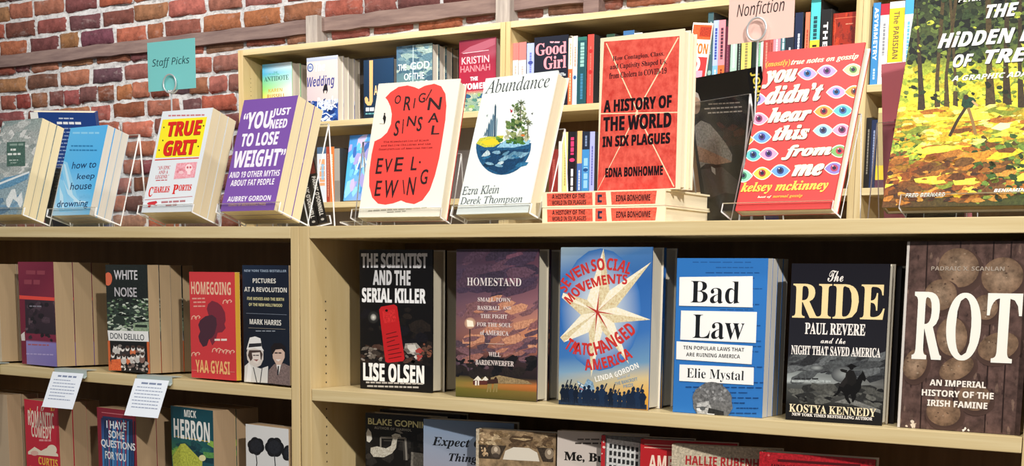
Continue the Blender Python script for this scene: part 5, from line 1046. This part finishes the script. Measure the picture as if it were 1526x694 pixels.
for lb, x0, x1, h, s_ in (
 ('peach and white spine on the second shelf behind the black leaning pair', -1.7965, -1.753, .197, S('#dfe4ea', ('r', 0, 12, '#4a6a8a'), ('b', 20, 70, '#f0a878', 1, 8, 5), ('b', 30, 60, '#8fc0dc', 2, 6))),
 ('thin rust spine on the second shelf next to the peach and white one', -1.7525, -1.737, .197, S('#a8402c', ('b', 10, 90, '#e8a080'))),
 ('thin orange spine on the second shelf next to the rust one', -1.7365, -1.715, .196, S('#e07a3c', ('b', 12, 60, '#f6d8b8'))),
 ('grey spine on the second shelf beside the leaning turquoise book', -1.7145, -1.690, .189, S('#a49e94', ('r', 60, 100, '#8a847a'))),
 ('dark red spine low behind the floating-globe hardcover', -.802, -.7675, .150, S('#8a2a24', ('b', 20, 80, '#b4544a'))),
 ('white spine behind the edge of the floating-globe hardcover', -.767, -.7525, .175, S('#e4dfd2')),
 ('pale yellow spine on the second shelf beside the black one', -.752, -.732, .203, S('#ead98a', ('b', 20, 84, '#b8a45a'))),
 ('black spine with pink and white lettering on the second shelf', -.7305, -.7005, .203, S('#1d181c', ('b', 8, 36, '#d83a6a', 2.4, 7.6, 3), ('k', 44, '#d83a6a'), ('b', 56, 92, '#efe9ea', 2.8, 6.8, 3))),
 ('orange spine with a blue foot on the second shelf', -.697, -.679, .204, S('#efb070', ('r', 50, 100, '#4a6aa8'), ('b', 60, 92, '#dfe8f4'))),
 ('blue sea-pattern spine with a black cap on the second shelf', -.6785, -.651, .201, S('#3f86c0', ('r', 0, 28, '#1f2636'), ('b', 6, 24, '#7a8aa8'), ('b', 40, 90, '#8fc0e4', 1.5, 8, 4), ('k', 60, '#1f4a80'))),
 ('lavender spine on the second shelf next to the upright red-panel hardcover', -.650, -.632, .200, S('#a4a8dc', ('b', 20, 84, '#5a5aa0'))),
 ('black spine on the second shelf behind the dusty pink book', .2585, .2735, .197, S('#22201f', ('b', 14, 80, '#8a8478'))),
 ('dark navy spine on the second shelf behind the dusty pink book', .274, .291, .190, S('#26304f', ('b', 14, 80, '#8f9ab8'))),
 ('tan spine with a yellow foot on the second shelf behind the dusty pink book', .2915, .318, .222, S('#b4a070', ('r', 0, 6, '#d8c88a'), ('r', 72, 90, '#ecc83a'), ('r', 90, 100, '#5a3a4a')))):
    spined(lb, x0, x1, h, Z2, '#3a3a3a', s_, YB + .014, G2)
a = Art((0, 0), (100, 0), (0, 150), (100, 150)); random.seed(27); a.grad(0, 1, [(0, '#5aa8dc', '#a8a4dc'), (.5, '#4ab4e4', '#8fa8e0'), (1, '#3f7fc8', '#5a9ad8')]); a.blobs(2, 2, 98, 148, 40, 8, 24, ['#6ac0e8', '#a9a0d8', '#4a90d0', '#c4b8e4', '#3a6ab8', '#8fd0ec'], .6, 'p', 20, 30); a.line([(36, 80), (46, 50), (54, 76)], 5, '#d8eaf6'); a.line([(60, 74), (60, 52), (70, 66), (80, 48), (82, 72)], 5, '#d8eaf6')
book('turquoise and lilac paperback leaning face out on the second shelf', .135, .236, .014, pose(-1.672, YB + .012, Z2 + .0035, -4, 9), '#4a90d0', a, group=G2)
a = Art((0, 0), (100, 0), (0, 150), (100, 150)); a.uvrect(0, 0, 1, 1, '#a9744a', 'n'); a.uvrect(0, .66, 1, 1, '#2a2626'); a.bars(36, 14, 66, 18, '#d8d2ca', 1, 2); a.bars(30, 26, 72, 30, '#d8d2ca', 1, 3); a.bars(28, 38, 74, 42, '#d8d2ca', 1, 3)
for k in range(9): a.line([(0, 56 + k * 10), (100, 55 + k * 10)], 1.6, '#7a4f30')
book('black and wood-brown hardcover behind the turquoise leaning paperback', .15, .238, .028, pose(-1.636, YB + .092, Z2 + .001, -2), '#2a2626', a, True, group=G2)
